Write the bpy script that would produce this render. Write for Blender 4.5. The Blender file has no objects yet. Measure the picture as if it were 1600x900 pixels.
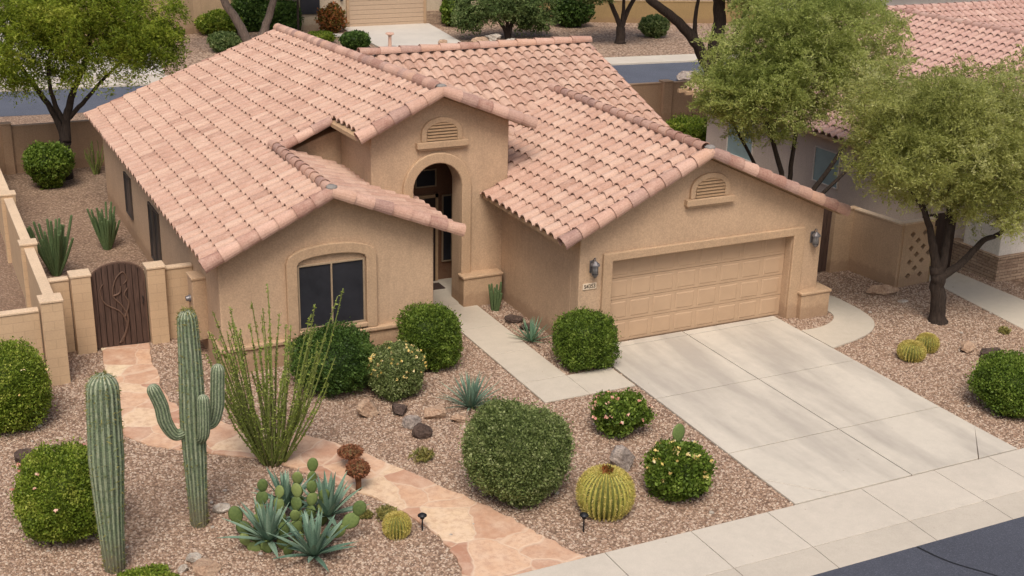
import bpy, math, random
import numpy as np
from mathutils import Vector, Matrix
R = math.radians
random.seed(7); rng = np.random.default_rng(7)
scn = bpy.context.scene
COL = scn.collection

# ------------------------------------------------------------------ materials
def lin(r, g, b):
    f = lambda c: ((c/255+.055)/1.055)**2.4 if c/255 > .04045 else c/255/12.92
    return (f(r), f(g), f(b), 1)
class NT:
    def __init__(s, name):
        s.m = bpy.data.materials.new(name); s.m.use_nodes = True
        s.t = s.m.node_tree; s.b = s.t.nodes['Principled BSDF']; s.out = s.t.nodes['Material Output']
        s.b.inputs['Specular IOR Level'].default_value = .25
    def n(s, ty, **k):
        o = s.t.nodes.new(ty)
        for a, v in k.items(): setattr(o, a, v)
        return o
    def l(s, a, b): s.t.links.new(a, b)
    def coord(s, scale=(1, 1, 1), kind='Object', rot=(0, 0, 0)):
        c = s.n('ShaderNodeTexCoord'); m = s.n('ShaderNodeMapping')
        m.inputs['Scale'].default_value = scale; m.inputs['Rotation'].default_value = rot
        s.l(c.outputs[kind], m.inputs['Vector']); return m.outputs[0]
    def noise(s, scale, detail=4, vec=None, rough=.6):
        o = s.n('ShaderNodeTexNoise'); o.inputs['Scale'].default_value = scale
        o.inputs['Detail'].default_value = detail; o.inputs['Roughness'].default_value = rough
        if vec is not None: s.l(vec, o.inputs['Vector'])
        return o.outputs['Fac']
    def voro(s, scale, vec=None, feature='F1', rnd=1):
        o = s.n('ShaderNodeTexVoronoi', feature=feature); o.inputs['Scale'].default_value = scale
        o.inputs['Randomness'].default_value = rnd
        if vec is not None: s.l(vec, o.inputs['Vector'])
        return o
    def ramp(s, fac, stops, interp='LINEAR'):
        o = s.n('ShaderNodeValToRGB'); cr = o.color_ramp; cr.interpolation = interp
        while len(cr.elements) < len(stops): cr.elements.new(.5)
        for e, (p, c) in zip(cr.elements, stops):
            e.position = p; e.color = c if len(c) == 4 else (*c, 1)
        s.l(fac, o.inputs[0]); return o.outputs[0]
    def mix(s, f, a, b, mode='MIX'):
        o = s.n('ShaderNodeMix', data_type='RGBA', blend_type=mode)
        for inp, v in ((o.inputs[0], f), (o.inputs[6], a), (o.inputs[7], b)):
            if isinstance(v, (int, float, tuple)): inp.default_value = v
            else: s.l(v, inp)
        return o.outputs[2]
    def sep(s, c):
        o = s.n('ShaderNodeSeparateColor'); s.l(c, o.inputs[0]); return o.outputs
    def bump(s, h, strength=.3, dist=.02, prev=None):
        o = s.n('ShaderNodeBump'); o.inputs['Strength'].default_value = strength; o.inputs['Distance'].default_value = dist
        s.l(h, o.inputs['Height'])
        if prev is not None: s.l(prev, o.inputs['Normal'])
        s.l(o.outputs[0], s.b.inputs['Normal']); return o.outputs[0]
    def col(s, c):
        if isinstance(c, tuple): s.b.inputs['Base Color'].default_value = c
        else: s.l(c, s.b.inputs['Base Color'])
    def rough(s, v): s.b.inputs['Roughness'].default_value = v
def attr(t, name='tint'):
    o = t.n('ShaderNodeAttribute'); o.attribute_name = name; return o.outputs['Fac']

def m_stucco(name, c, bump=.5):
    t = NT(name); v = t.coord()
    big = t.noise(.7, 3, v); fine = t.noise(27, 3, v, .75); mid = t.noise(6, 4, v)
    sv = t.coord((3, 3, .35)); streak = t.noise(2.5, 4, sv)
    c2 = tuple(x*.80 for x in c[:3])+(1,); c3 = tuple(min(1, x*1.10) for x in c[:3])+(1,)
    a = t.ramp(big, [(.3, c2), (.7, c3)])
    a = t.mix(.34, a, t.ramp(fine, [(.38, tuple(x*.55 for x in c[:3])+(1,)), (.65, tuple(min(1, x*1.3) for x in c[:3])+(1,))]))
    a = t.mix(t.ramp(streak, [(.52, (0, 0, 0, 1)), (.75, (.35, .35, .35, 1))]), a, tuple(x*.62 for x in c[:3])+(1,))
    a = t.mix(.12, a, t.ramp(mid, [(.3, c2), (.7, c3)]))
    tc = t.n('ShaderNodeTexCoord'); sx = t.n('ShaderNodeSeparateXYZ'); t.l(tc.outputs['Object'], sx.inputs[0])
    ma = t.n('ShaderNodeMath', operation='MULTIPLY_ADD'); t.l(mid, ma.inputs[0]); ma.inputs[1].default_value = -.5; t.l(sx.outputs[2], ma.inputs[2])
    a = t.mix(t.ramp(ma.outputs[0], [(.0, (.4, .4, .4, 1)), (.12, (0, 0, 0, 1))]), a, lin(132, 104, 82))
    t.col(a); t.rough(.92); t.bump(fine, bump, .02); return t.m
def m_plain(name, c, rough=.6, metal=0, var=.12, scale=8, bump=0):
    t = NT(name); v = t.coord(); n = t.noise(scale, 4, v)
    t.col(t.ramp(n, [(.3, tuple(x*(1-var) for x in c[:3])+(1,)), (.7, tuple(min(1, x*(1+var)) for x in c[:3])+(1,))]))
    t.rough(rough); t.b.inputs['Metallic'].default_value = metal
    if bump: t.bump(n, bump, .01)
    return t.m
def m_tile(name, cols):
    t = NT(name); v = t.coord(); ti = attr(t)
    base = t.ramp(ti, [(i/(len(cols)-1), lin(*c)) for i, c in enumerate(cols)])
    w = t.noise(3.5, 5, v, .7); f = t.noise(30, 3, v, .7)
    a = t.mix(t.ramp(w, [(.45, (0, 0, 0, 1)), (.75, (.55, .55, .55, 1))]), base, lin(200, 170, 151))
    w2 = t.noise(1.1, 4, v, .6)
    a = t.mix(t.ramp(w2, [(.5, (0, 0, 0, 1)), (.8, (.4, .4, .4, 1))]), a, lin(142, 108, 92))
    a = t.mix(.18, a, t.ramp(f, [(.35, lin(120, 86, 74)), (.6, lin(206, 172, 158))]))
    t.col(a); t.rough(.8); t.bump(f, .35, .01); return t.m
def m_gravel(name, cols, k=17, ratio=1):
    t = NT(name); v = t.coord()
    wv = t.n('ShaderNodeTexNoise'); wv.inputs['Scale'].default_value = 9; t.l(v, wv.inputs['Vector'])
    vo = t.voro(k, v); vo2 = t.voro(k*2.1, v)
    s1 = t.sep(vo.outputs['Color'])[0]; s2 = t.sep(vo2.outputs['Color'])[1]
    c1 = t.ramp(s1, [(i/len(cols), lin(*c)) for i, c in enumerate(cols)], 'CONSTANT')
    c2 = t.ramp(s2, [(i/len(cols), lin(*c)) for i, c in enumerate(cols[::-1])], 'CONSTANT')
    sel = t.ramp(t.noise(7, 3, v), [(.45, (0, 0, 0, 1)), (.55, (1, 1, 1, 1))])
    a = t.mix(sel, c1, c2)
    gap = t.ramp(vo.outputs['Distance'], [(.38, (0, 0, 0, 1)), (.68, (1, 1, 1, 1))])
    a = t.mix(gap, a, lin(88, 69, 57))
    big = t.noise(.35, 4, v); a = t.mix(.35, a, t.ramp(big, [(.3, lin(134, 108, 86)), (.7, lin(160, 134, 110))]), 'MIX')
    t.col(a); t.rough(.95)
    inv = t.n('ShaderNodeMath', operation='SUBTRACT'); inv.inputs[0].default_value = 1; t.l(vo.outputs['Distance'], inv.inputs[1])
    nb = t.bump(inv.outputs[0], .9, .03)
    inv2 = t.n('ShaderNodeMath', operation='SUBTRACT'); inv2.inputs[0].default_value = 1; t.l(vo2.outputs['Distance'], inv2.inputs[1])
    t.bump(inv2.outputs[0], .5, .012, nb); return t.m
def m_concrete(name, c, streak=0, rot=0):
    t = NT(name); v = t.coord(); c = c[:3]
    big = t.noise(.6, 5, v); mid = t.noise(5, 5, v, .7); f = t.noise(60, 2, v)
    a = t.ramp(big, [(.25, tuple(x*.86 for x in c)+(1,)), (.75, tuple(x*1.08 for x in c)+(1,))])
    a = t.mix(.25, a, t.ramp(mid, [(.3, tuple(x*.75 for x in c)+(1,)), (.7, tuple(min(1, x*1.15) for x in c)+(1,))]))
    a = t.mix(.18, a, t.ramp(f, [(.3, tuple(x*.6 for x in c)+(1,)), (.7, tuple(min(1, x*1.3) for x in c)+(1,))]))
    if streak:   # tyre wear along the drive
        sv = t.coord((.95, .2, 1)); sn = t.noise(1.0, 5, sv, .6)
        a = t.mix(t.ramp(sn, [(.44, (0, 0, 0, 1)), (.64, (streak, streak, streak, 1))]), a, lin(148, 140, 130))
    dm = t.noise(1.7, 6, v, .75); a = t.mix(t.ramp(dm, [(.55, (0, 0, 0, 1)), (.72, (.3, .3, .3, 1))]), a, tuple(x*.7 for x in c)+(1,))
    sp = t.voro(2.3, v).outputs['Distance']
    a = t.mix(t.ramp(sp, [(.02, (.6, .6, .6, 1)), (.035, (0, 0, 0, 1))]), a, lin(120, 100, 84))
    t.col(a); t.rough(.9); t.bump(f, .25, .005); return t.m
def m_asphalt(name, c):
    t = NT(name); v = t.coord(); f = t.noise(55, 3, v, .8); big = t.noise(.5, 4, v)
    a = t.ramp(f, [(.3, tuple(x*.5 for x in c[:3])+(1,)), (.55, c), (.75, tuple(x*3.2 for x in c[:3])+(1,))])
    a = t.mix(.4, a, t.ramp(big, [(.3, tuple(x*.8 for x in c[:3])+(1,)), (.7, tuple(x*1.3 for x in c[:3])+(1,))]))
    t.col(a); t.rough(.85); t.bump(f, .6, .012); return t.m
def m_flag(name):
    t = NT(name); v0 = t.coord((1, 1, 1))
    wn = t.n('ShaderNodeTexNoise'); wn.inputs['Scale'].default_value = 1.4; wn.inputs['Detail'].default_value = 3; t.l(v0, wn.inputs['Vector'])
    ad = t.n('ShaderNodeVectorMath', operation='MULTIPLY_ADD'); t.l(wn.outputs['Color'], ad.inputs[0])
    ad.inputs[1].default_value = (.45, .45, 0); t.l(v0, ad.inputs[2]); v = ad.outputs[0]
    vo = t.voro(1.35, v); ed = t.voro(1.35, v, 'DISTANCE_TO_EDGE')
    s = t.sep(vo.outputs['Color'])[0]
    cols = [(178, 138, 112), (198, 162, 132), (186, 148, 120), (212, 192, 160), (166, 122, 98), (194, 156, 126), (206, 178, 146), (182, 142, 114)]
    a = t.ramp(s, [(i/len(cols), lin(*c)) for i, c in enumerate(cols)], 'CONSTANT')
    n = t.noise(2.2, 6, v0, .7)
    a = t.mix(t.ramp(n, [(.4, (0, 0, 0, 1)), (.7, (.6, .6, .6, 1))]), a, lin(208, 184, 160))
    n2 = t.noise(9, 6, v0, .75)
    a = t.mix(t.ramp(n2, [(.45, (0, 0, 0, 1)), (.72, (.65, .65, .65, 1))]), a, lin(158, 118, 95))
    g = t.ramp(ed.outputs['Distance'], [(.012, (1, 1, 1, 1)), (.028, (0, 0, 0, 1))])
    a = t.mix(t.mix(.55, g, (0, 0, 0, 1)), a, lin(204, 182, 158))
    t.col(a); t.rough(.85)
    h = t.mix(g, n2, (0, 0, 0, 1)); t.bump(h, .4, .02); return t.m
def m_leaf(name, cols, trans=.38, rough=.55):
    t = NT(name); ti = attr(t)
    a = t.ramp(ti, [(i/(len(cols)-1), lin(*c)) for i, c in enumerate(cols)])
    t.col(a); t.rough(rough)
    tr = t.n('ShaderNodeBsdfTranslucent'); t.l(a, tr.inputs[0]); mx = t.n('ShaderNodeMixShader'); mx.inputs[0].default_value = trans
    t.l(t.b.outputs[0], mx.inputs[1]); t.l(tr.outputs[0], mx.inputs[2]); t.l(mx.outputs[0], t.out.inputs[0]); return t.m
def m_attr(name, cols, rough=.6, bump=0, bs=40):
    t = NT(name); ti = attr(t); v = t.coord(); n = t.noise(bs, 3, v)
    a = t.ramp(ti, [(i/(len(cols)-1), lin(*c)) for i, c in enumerate(cols)])
    a = t.mix(.25, a, t.ramp(n, [(.3, lin(*[x*.6 for x in cols[0]])), (.7, lin(*cols[-1]))]))
    t.col(a); t.rough(rough)
    if bump: t.bump(n, bump, .01)
    return t.m
def m_cork(m, z0, z1):
    t = m.node_tree; b = t.nodes['Principled BSDF']; src = b.inputs['Base Color'].links[0].from_socket
    tc = t.nodes.new('ShaderNodeTexCoord'); sp = t.nodes.new('ShaderNodeSeparateXYZ'); t.links.new(tc.outputs['Object'], sp.inputs[0])
    n = t.nodes.new('ShaderNodeTexNoise'); n.inputs['Scale'].default_value = 7; n.inputs['Detail'].default_value = 5; t.links.new(tc.outputs['Object'], n.inputs['Vector'])
    ma = t.nodes.new('ShaderNodeMath'); ma.operation = 'MULTIPLY_ADD'; t.links.new(n.outputs['Fac'], ma.inputs[0]); ma.inputs[1].default_value = -1.1; t.links.new(sp.outputs[2], ma.inputs[2])
    mr = t.nodes.new('ShaderNodeMapRange'); t.links.new(ma.outputs[0], mr.inputs[0]); mr.inputs[1].default_value = z0; mr.inputs[2].default_value = z1; mr.inputs[3].default_value = .8; mr.inputs[4].default_value = 0
    mx = t.nodes.new('ShaderNodeMix'); mx.data_type = 'RGBA'; t.links.new(mr.outputs[0], mx.inputs[0]); t.links.new(src, mx.inputs[6]); mx.inputs[7].default_value = lin(104, 94, 76); t.links.new(mx.outputs[2], b.inputs['Base Color'])
def m_bark(name, c):
    t = NT(name); v = t.coord((6, 6, 1.2)); n = t.noise(4, 6, v, .7)
    t.col(t.ramp(n, [(.3, tuple(x*.5 for x in c[:3])+(1,)), (.7, tuple(x*1.5 for x in c[:3])+(1,))])); t.rough(.95)
    t.bump(n, .9, .05); return t.m
def m_rock(name, c, c2):
    t = NT(name); v = t.coord(); n = t.noise(5, 8, v, .7); n2 = t.noise(26, 4, v)
    a = t.ramp(n, [(.4, c), (.6, c2)]); a = t.mix(.45, a, t.ramp(n2, [(.3, tuple(x*.4 for x in c[:3])+(1,)), (.7, c2)]))
    t.col(a); t.rough(.9); t.bump(n, .9, .06, t.bump(n2, .8, .03)); return t.m
def m_block(name, c):
    t = NT(name)
    tc = t.n('ShaderNodeTexCoord'); sp = t.n('ShaderNodeSeparateXYZ'); t.l(tc.outputs['Object'], sp.inputs[0])
    ad = t.n('ShaderNodeMath', operation='ADD'); t.l(sp.outputs[0], ad.inputs[0]); t.l(sp.outputs[1], ad.inputs[1])
    cb = t.n('ShaderNodeCombineXYZ'); t.l(ad.outputs[0], cb.inputs[0]); t.l(sp.outputs[2], cb.inputs[1])
    br = t.n('ShaderNodeTexBrick'); t.l(cb.outputs[0], br.inputs['Vector'])
    br.inputs['Scale'].default_value = 1; br.inputs['Brick Width'].default_value = .4; br.inputs['Row Height'].default_value = .2
    br.inputs['Mortar Size'].default_value = .006; br.inputs['Mortar Smooth'].default_value = .3
    c = c[:3]
    br.inputs['Color1'].default_value = tuple(x*1.03 for x in c)+(1,); br.inputs['Color2'].default_value = tuple(x*.95 for x in c)+(1,)
    br.inputs['Mortar'].default_value = tuple(x*.72 for x in c)+(1,)
    n = t.noise(30, 4, t.coord()); n2 = t.noise(1.2, 4, t.coord())
    a = t.mix(.2, br.outputs[0], t.ramp(n, [(.3, tuple(x*.6 for x in c)+(1,)), (.7, tuple(min(1, x*1.3) for x in c)+(1,))]))
    a = t.mix(.2, a, t.ramp(n2, [(.3, tuple(x*.7 for x in c)+(1,)), (.7, tuple(min(1, x*1.2) for x in c)+(1,))]))
    t.col(a); t.rough(.92)
    h = t.mix(br.outputs['Fac'], n, (0, 0, 0, 1)); t.bump(h, .35, .01); return t.m
def m_stone(name):
    t = NT(name)
    tc = t.n('ShaderNodeTexCoord'); sp = t.n('ShaderNodeSeparateXYZ'); t.l(tc.outputs['Object'], sp.inputs[0])
    ad = t.n('ShaderNodeMath', operation='ADD'); t.l(sp.outputs[0], ad.inputs[0]); t.l(sp.outputs[1], ad.inputs[1])
    cb = t.n('ShaderNodeCombineXYZ'); t.l(ad.outputs[0], cb.inputs[0]); t.l(sp.outputs[2], cb.inputs[1])
    br = t.n('ShaderNodeTexBrick'); t.l(cb.outputs[0], br.inputs['Vector']); br.inputs['Scale'].default_value = 1
    br.inputs['Brick Width'].default_value = .42; br.inputs['Row Height'].default_value = .085; br.inputs['Mortar Size'].default_value = .008
    br.inputs['Color1'].default_value = lin(176, 150, 124); br.inputs['Color2'].default_value = lin(130, 104, 84); br.inputs['Mortar'].default_value = lin(80, 64, 52)
    n = t.noise(14, 4, t.coord()); a = t.mix(.35, br.outputs[0], t.ramp(n, [(.3, lin(110, 86, 70)), (.7, lin(196, 174, 150))]))
    t.col(a); t.rough(.9); t.bump(t.mix(br.outputs['Fac'], n, (0, 0, 0, 1)), .8, .04); return t.m
def m_wood(name, c):
    t = NT(name); v = t.coord((9, 9, .8)); n = t.noise(3, 6, v, .7)
    t.col(t.ramp(n, [(.3, tuple(x*.55 for x in c[:3])+(1,)), (.7, tuple(x*1.5 for x in c[:3])+(1,))])); t.rough(.8); t.bump(n, .4, .01); return t.m

M = dict(
 stucco=m_stucco('stucco_tan', lin(184, 155, 126)), trim=m_stucco('stucco_trim', lin(178, 149, 119), .35),
 fence=m_stucco('fence_stucco', lin(184, 155, 124), .35), fence2=m_stucco('fence_brown', lin(168, 138, 110), .3), cap=m_stucco('wall_cap', lin(204, 178, 148), .3),
 block=m_block('block_wall', lin(186, 158, 126)), stone=m_stone('ledge_stone'),
 tile=m_tile('clay_tile', [(154, 120, 101), (178, 144, 124), (170, 134, 114), (188, 158, 137), (173, 139, 119), (183, 151, 130)]),
 cap_tile=m_tile('clay_cap_tile', [(146, 108, 92), (178, 140, 120), (192, 156, 136), (140, 110, 100), (184, 146, 122)]),
 tile2=m_tile('pink_tile', [(160, 124, 112), (178, 144, 132), (168, 134, 122), (190, 160, 146)]),
 soffit=m_plain('deck_paint', lin(170, 140, 108), .8), mortar=m_plain('mortar', lin(128, 122, 116), .9, bump=.3),
 gravel=m_gravel('desert_gravel', [(162, 138, 118), (130, 106, 88), (178, 156, 136), (148, 122, 102), (114, 92, 77), (172, 150, 130), (138, 113, 93), (156, 130, 109)]),
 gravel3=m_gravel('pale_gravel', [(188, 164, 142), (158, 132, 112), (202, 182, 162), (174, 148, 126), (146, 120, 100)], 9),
 gravel2=m_gravel('side_gravel', [(134, 110, 92), (110, 88, 74), (148, 126, 108), (122, 97, 80), (94, 76, 66), (156, 135, 118)], 19),
 concrete=m_concrete('driveway_concrete', lin(190, 181, 166), .6), walk=m_concrete('walk_concrete', lin(186, 175, 158)),
 sidewalk=m_concrete('sidewalk_concrete', lin(187, 177, 162)), kerb=m_concrete('kerb_concrete', lin(178, 168, 153)), joint=m_plain('joint_dirt', lin(110, 96, 82), .95),
 pale=m_concrete('pale_concrete', lin(190, 182, 170)),
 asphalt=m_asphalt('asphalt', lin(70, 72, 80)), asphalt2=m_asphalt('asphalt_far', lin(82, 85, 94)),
 flag=m_flag('flagstone'), door=m_plain('garage_paint', lin(175, 147, 119), .55, var=.05, scale=2), door2=m_plain('far_door_paint', lin(178, 154, 130), .6, var=.05),
 glass=m_plain('sun_screen', lin(44, 44, 48), .35, var=.2, scale=3), frame=m_plain('window_frame', lin(150, 130, 106), .5), frame_d=m_plain('bronze_frame', lin(70, 62, 56), .5),
 glass2=m_plain('pale_glass', lin(128, 150, 150), .15, var=.15, scale=1.5), dark=m_plain('dark_door', lin(50, 38, 32), .5),
 metal=m_plain('lamp_pewter', lin(120, 116, 116), .45, .6), black=m_plain('black_metal', lin(38, 38, 40), .45, .3), lens=m_plain('lamp_glass', lin(140, 138, 136), .2),
 gate=m_wood('gate_wood', lin(76, 58, 49)), iron=m_plain('rust_iron', lin(100, 78, 65), .7, .2), sign=m_plain('sign_plate', lin(206, 186, 160), .6), ink=m_plain('sign_ink', lin(60, 48, 40), .7),
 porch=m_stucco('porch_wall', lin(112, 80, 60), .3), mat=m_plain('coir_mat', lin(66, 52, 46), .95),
 white=m_stucco('white_stucco', lin(216, 208, 196), .3), grey=m_stucco('grey_stucco', lin(190, 176, 162), .3), beige=m_stucco('beige_stucco', lin(186, 168, 144), .3), ochre=m_stucco('ochre_wall', lin(146, 122, 84), .3),
 L_box=m_leaf('boxwood_leaf', [(58, 74, 24), (86, 108, 36), (110, 132, 48), (142, 158, 72)]),
 L_dark=m_leaf('dark_leaf', [(44, 62, 26), (64, 88, 36), (82, 108, 46), (108, 130, 64)]),
 L_olive=m_leaf('olive_leaf', [(76, 88, 48), (104, 118, 64), (130, 142, 84), (164, 170, 118)]),
 L_yel=m_leaf('yellow_green_leaf', [(74, 90, 24), (106, 126, 38), (132, 148, 52), (166, 172, 78)]),
 L_mesq=m_leaf('mesquite_leaf', [(120, 126, 62), (158, 162, 88), (182, 184, 110), (204, 204, 142)], .6),
 L_mesq2=m_leaf('mesquite_green_leaf', [(116, 128, 62), (156, 166, 88), (180, 187, 110), (204, 206, 142)], .6),
 L_verde=m_leaf('bright_tree_leaf', [(86, 102, 26), (122, 140, 42), (152, 164, 56), (184, 188, 84)], .5),
 L_red=m_leaf('bronze_leaf', [(80, 60, 26), (150, 84, 44), (84, 92, 36), (186, 112, 66)]),
 L_rust=m_leaf('rust_bristle', [(96, 62, 44), (136, 84, 58), (114, 76, 50), (156, 104, 74)], .1),
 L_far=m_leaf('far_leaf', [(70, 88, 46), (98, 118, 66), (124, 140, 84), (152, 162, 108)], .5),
 flower=m_leaf('flower_petal', [(232, 150, 140), (240, 190, 160), (244, 214, 190), (226, 128, 120)], .3),
 flower2=m_leaf('yellow_petal', [(222, 196, 110), (236, 214, 150), (230, 190, 90), (240, 226, 180)], .3),
 bark=m_bark('dark_bark', lin(58, 48, 41)), bark2=m_bark('grey_bark', lin(110, 96, 86)),
 agave=m_attr('agave_blue', [(62, 88, 72), (94, 122, 102), (136, 156, 132)], .5), agave_g=m_attr('agave_green', [(60, 92, 70), (92, 126, 100), (126, 154, 120)], .5),
 cactus_green=m_attr('column_cactus_skin', [(44, 62, 36), (66, 88, 50), (92, 112, 68), (120, 134, 92)], .75, .3), cactus=m_attr('saguaro_skin', [(44, 62, 42), (70, 92, 62), (112, 128, 94), (184, 182, 158)], .75, .3), pad=m_attr('prickly_pear_skin', [(72, 88, 46), (94, 112, 60), (122, 132, 76)], .65, .2, 25),
 barrel=m_attr('barrel_skin', [(50, 64, 26), (116, 120, 50), (192, 178, 92)], .7, .2), spine=m_leaf('gold_spine', [(160, 142, 70), (190, 172, 92), (208, 192, 122)], .2),
 ocotillo=m_attr('ocotillo_cane', [(92, 88, 58), (106, 116, 56), (128, 140, 72)], .7, .3), L_oco=m_leaf('ocotillo_leaf', [(100, 112, 44), (130, 144, 60), (162, 170, 90)]),
 redhead=m_attr('brown_dome_skin', [(82, 56, 40), (118, 74, 50), (92, 88, 54)], .85, .5), straw=m_leaf('straw_leaf', [(120, 116, 60), (160, 150, 88), (96, 108, 50)]),
 r_grey=m_rock('grey_rock', lin(112, 100, 92), lin(178, 164, 152)), r_dark=m_rock('dark_rock', lin(62, 50, 44), lin(104, 86, 76)), r_tan=m_rock('tan_rock', lin(150, 118, 94), lin(192, 164, 138)), r_white=m_rock('pale_rock', lin(150, 134, 118), lin(206, 196, 182)),
)

m_cork(M['cactus'], -.5, .15)
# ------------------------------------------------------------------ mesh helpers
class MB:
    def __init__(s): s.v = []; s.f = []; s.t = []
    def quad(s, *p, t=.5):
        i = len(s.v); s.v += [tuple(q) for q in p]; s.f.append(tuple(range(i, i+len(p)))); s.t.append(t); return s
    def box(s, x0, y0, z0, x1, y1, z1, t=.5):
        i = len(s.v)
        s.v += [(x, y, z) for z in (z0, z1) for x, y in ((x0, y0), (x1, y0), (x1, y1), (x0, y1))]
        for f in ((0, 3, 2, 1), (4, 5, 6, 7), (0, 1, 5, 4), (1, 2, 6, 5), (2, 3, 7, 6), (3, 0, 4, 7)): s.f.append(tuple(i+k for k in f)); s.t.append(t)
        return s
    def prism(s, poly, a, b, axis='y'):
        """poly in the plane across axis, extruded from a to b"""
        i = len(s.v); n = len(poly)
        for c in (a, b):
            for p, q in poly: s.v.append((p, c, q) if axis == 'y' else (c, p, q) if axis == 'x' else (p, q, c))
        s.f.append(tuple(range(i, i+n))); s.f.append(tuple(range(i+2*n-1, i+n-1, -1)))
        for k in range(n): s.f.append((i+k, i+n+k, i+n+(k+1) % n, i+(k+1) % n))
        s.t += [.5]*(n+2); return s
    def tube(s, pts, rad, n=8, caps=True, tint=None):
        P = [Vector(p) for p in pts]; i0 = len(s.v); up = Vector((0, 0, 1))
        if not hasattr(rad, '__len__'): rad = [rad]*len(P)
        prev = None
        for k, p in enumerate(P):
            d = (P[min(k+1, len(P)-1)]-P[max(k-1, 0)]).normalized()
            if prev is None:
                x = d.cross(up); x = x.normalized() if x.length > .05 else Vector((1, 0, 0))
            else: x = (prev-d*prev.dot(d)).normalized()
            prev = x; y = d.cross(x)
            for j in range(n):
                a = 2*math.pi*j/n; s.v.append(tuple(p+(x*math.cos(a)+y*math.sin(a))*rad[k]))
        for k in range(len(P)-1):
            for j in range(n):
                a = i0+k*n+j; b = i0+k*n+(j+1) % n; s.f.append((a, b, b+n, a+n)); s.t.append(tint if tint is not None else .5)
        if caps:
            s.f.append(tuple(i0+j for j in range(n-1, -1, -1))); s.f.append(tuple(i0+(len(P)-1)*n+j for j in range(n))); s.t += [.5, .5]
        return s
    def lathe(s, prof, c=(0, 0, 0), n=16, t=.5):
        i0 = len(s.v)
        for r, z in prof:
            for j in range(n):
                a = 2*math.pi*j/n; s.v.append((c[0]+r*math.cos(a), c[1]+r*math.sin(a), c[2]+z))
        for k in range(len(prof)-1):
            for j in range(n):
                a = i0+k*n+j; b = i0+k*n+(j+1) % n; s.f.append((a, b, b+n, a+n)); s.t.append(t)
        return s
    def ribbed(s, pts, rad, ribs=14, depth=.12, sub=4):
        P = [Vector(p) for p in pts]; i0 = len(s.v); n = ribs*sub; prev = None; L = len(P)
        for k, p in enumerate(P):
            d = (P[min(k+1, L-1)]-P[max(k-1, 0)]).normalized()
            x = (Vector((1, 0, 0))-d*d.x).normalized() if prev is None else (prev-d*prev.dot(d)).normalized()
            prev = x; y = d.cross(x)
            for j in range(n):
                a = 2*math.pi*j/n; w = math.cos(ribs*a); rr = rad[k]*(1+depth*(w if w > 0 else w*1.2))
                s.v.append(tuple(p+(x*math.cos(a)+y*math.sin(a))*rr))
        for k in range(L-1):
            for j in range(n):
                a = i0+k*n+j; b = i0+k*n+(j+1) % n; s.f.append((a, b, b+n, a+n))
                ph = math.cos(ribs*2*math.pi*(j+.5)/n); tt = .36+.42*ph+random.uniform(-.08, .12)
                if k > L-7: tt += .28*(1-(L-1-k)/6)
                s.t.append(max(0, min(1, tt)))
        return s
    def build(s, name, mat, parent=None, loc=(0, 0, 0), smooth=False, bevel=0, rot=0):
        me = bpy.data.meshes.new(name); me.from_pydata(s.v, [], s.f)
        a = me.attributes.new('tint', 'FLOAT', 'FACE'); a.data.foreach_set('value', s.t)
        me.update(); return link(name, me, mat, parent, loc, smooth, bevel, rot)
def link(name, me, mat, parent=None, loc=(0, 0, 0), smooth=False, bevel=0, rot=0):
    me.materials.append(M[mat] if isinstance(mat, str) else mat)
    if smooth:
        me.polygons.foreach_set('use_smooth', [True]*len(me.polygons))
    o = bpy.data.objects.new(name, me); COL.objects.link(o); o.location = loc; o.rotation_euler.z = rot
    if parent is not None: o.parent = parent
    if bevel:
        b = o.modifiers.new('Bevel', 'BEVEL'); b.width = bevel; b.segments = 3; b.limit_method = 'ANGLE'; b.angle_limit = R(40)
    return o
def tag(o, label, cat, group=None):
    o['label'] = label; o['category'] = cat
    if group: o['group'] = group
    return o
def thing(name, label, cat, loc=(0, 0, 0), rot=0, group=None):
    o = bpy.data.objects.new(name, None); COL.objects.link(o); o.location = loc; o.rotation_euler.z = rot
    o.empty_display_size = .2
    return tag(o, label, cat, group)
def struct(o): o['kind'] = 'structure'; return o

def leaf_object(name, C, D, size, mat, parent=None, loc=(0, 0, 0), aspect=1.7, tint=None, jitter=.8, bend=0):
    """C centres, D long-axis directions, one rhombic leaf each"""
    n = len(C); D = D+rng.normal(0, jitter, (n, 3)); D /= np.linalg.norm(D, axis=1)[:, None]+1e-9
    T = rng.normal(0, 1, (n, 3)); S = np.cross(D, T); S /= np.linalg.norm(S, axis=1)[:, None]+1e-9
    sz = size*rng.uniform(.65, 1.3, n)[:, None]
    l = D*sz*.5*math.sqrt(aspect); w = S*sz*.5/math.sqrt(aspect)
    nn = np.cross(D, S)*sz*.12
    V = np.stack([C-l, C+w-l*.15+nn, C+l, C-w-l*.15+nn], 1).reshape(-1, 3).astype(np.float32)
    me = bpy.data.meshes.new(name); me.vertices.add(4*n); me.vertices.foreach_set('co', V.ravel())
    me.loops.add(4*n); me.loops.foreach_set('vertex_index', np.arange(4*n, dtype=np.int32))
    me.polygons.add(n); me.polygons.foreach_set('loop_start', np.arange(0, 4*n, 4, dtype=np.int32))
    me.polygons.foreach_set('loop_total', np.full(n, 4, dtype=np.int32)); me.update(calc_edges=True)
    if tint is None: tint = rng.uniform(0, 1, n)
    a = me.attributes.new('tint', 'FLOAT', 'FACE'); a.data.foreach_set('value', np.clip(tint, 0, 1).astype(np.float32))
    return link(name, me, mat, parent, loc)
def lumps(U, k=6, amp=.12, seed=0, fr=(1.5, 5)):
    r = np.random.default_rng(seed); o = np.zeros(len(U))
    for _ in range(k):
        w = r.normal(0, 1, 3)*r.uniform(*fr); o += np.sin(U@w+r.uniform(0, 6.3))
    return o*amp/math.sqrt(k)

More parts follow.
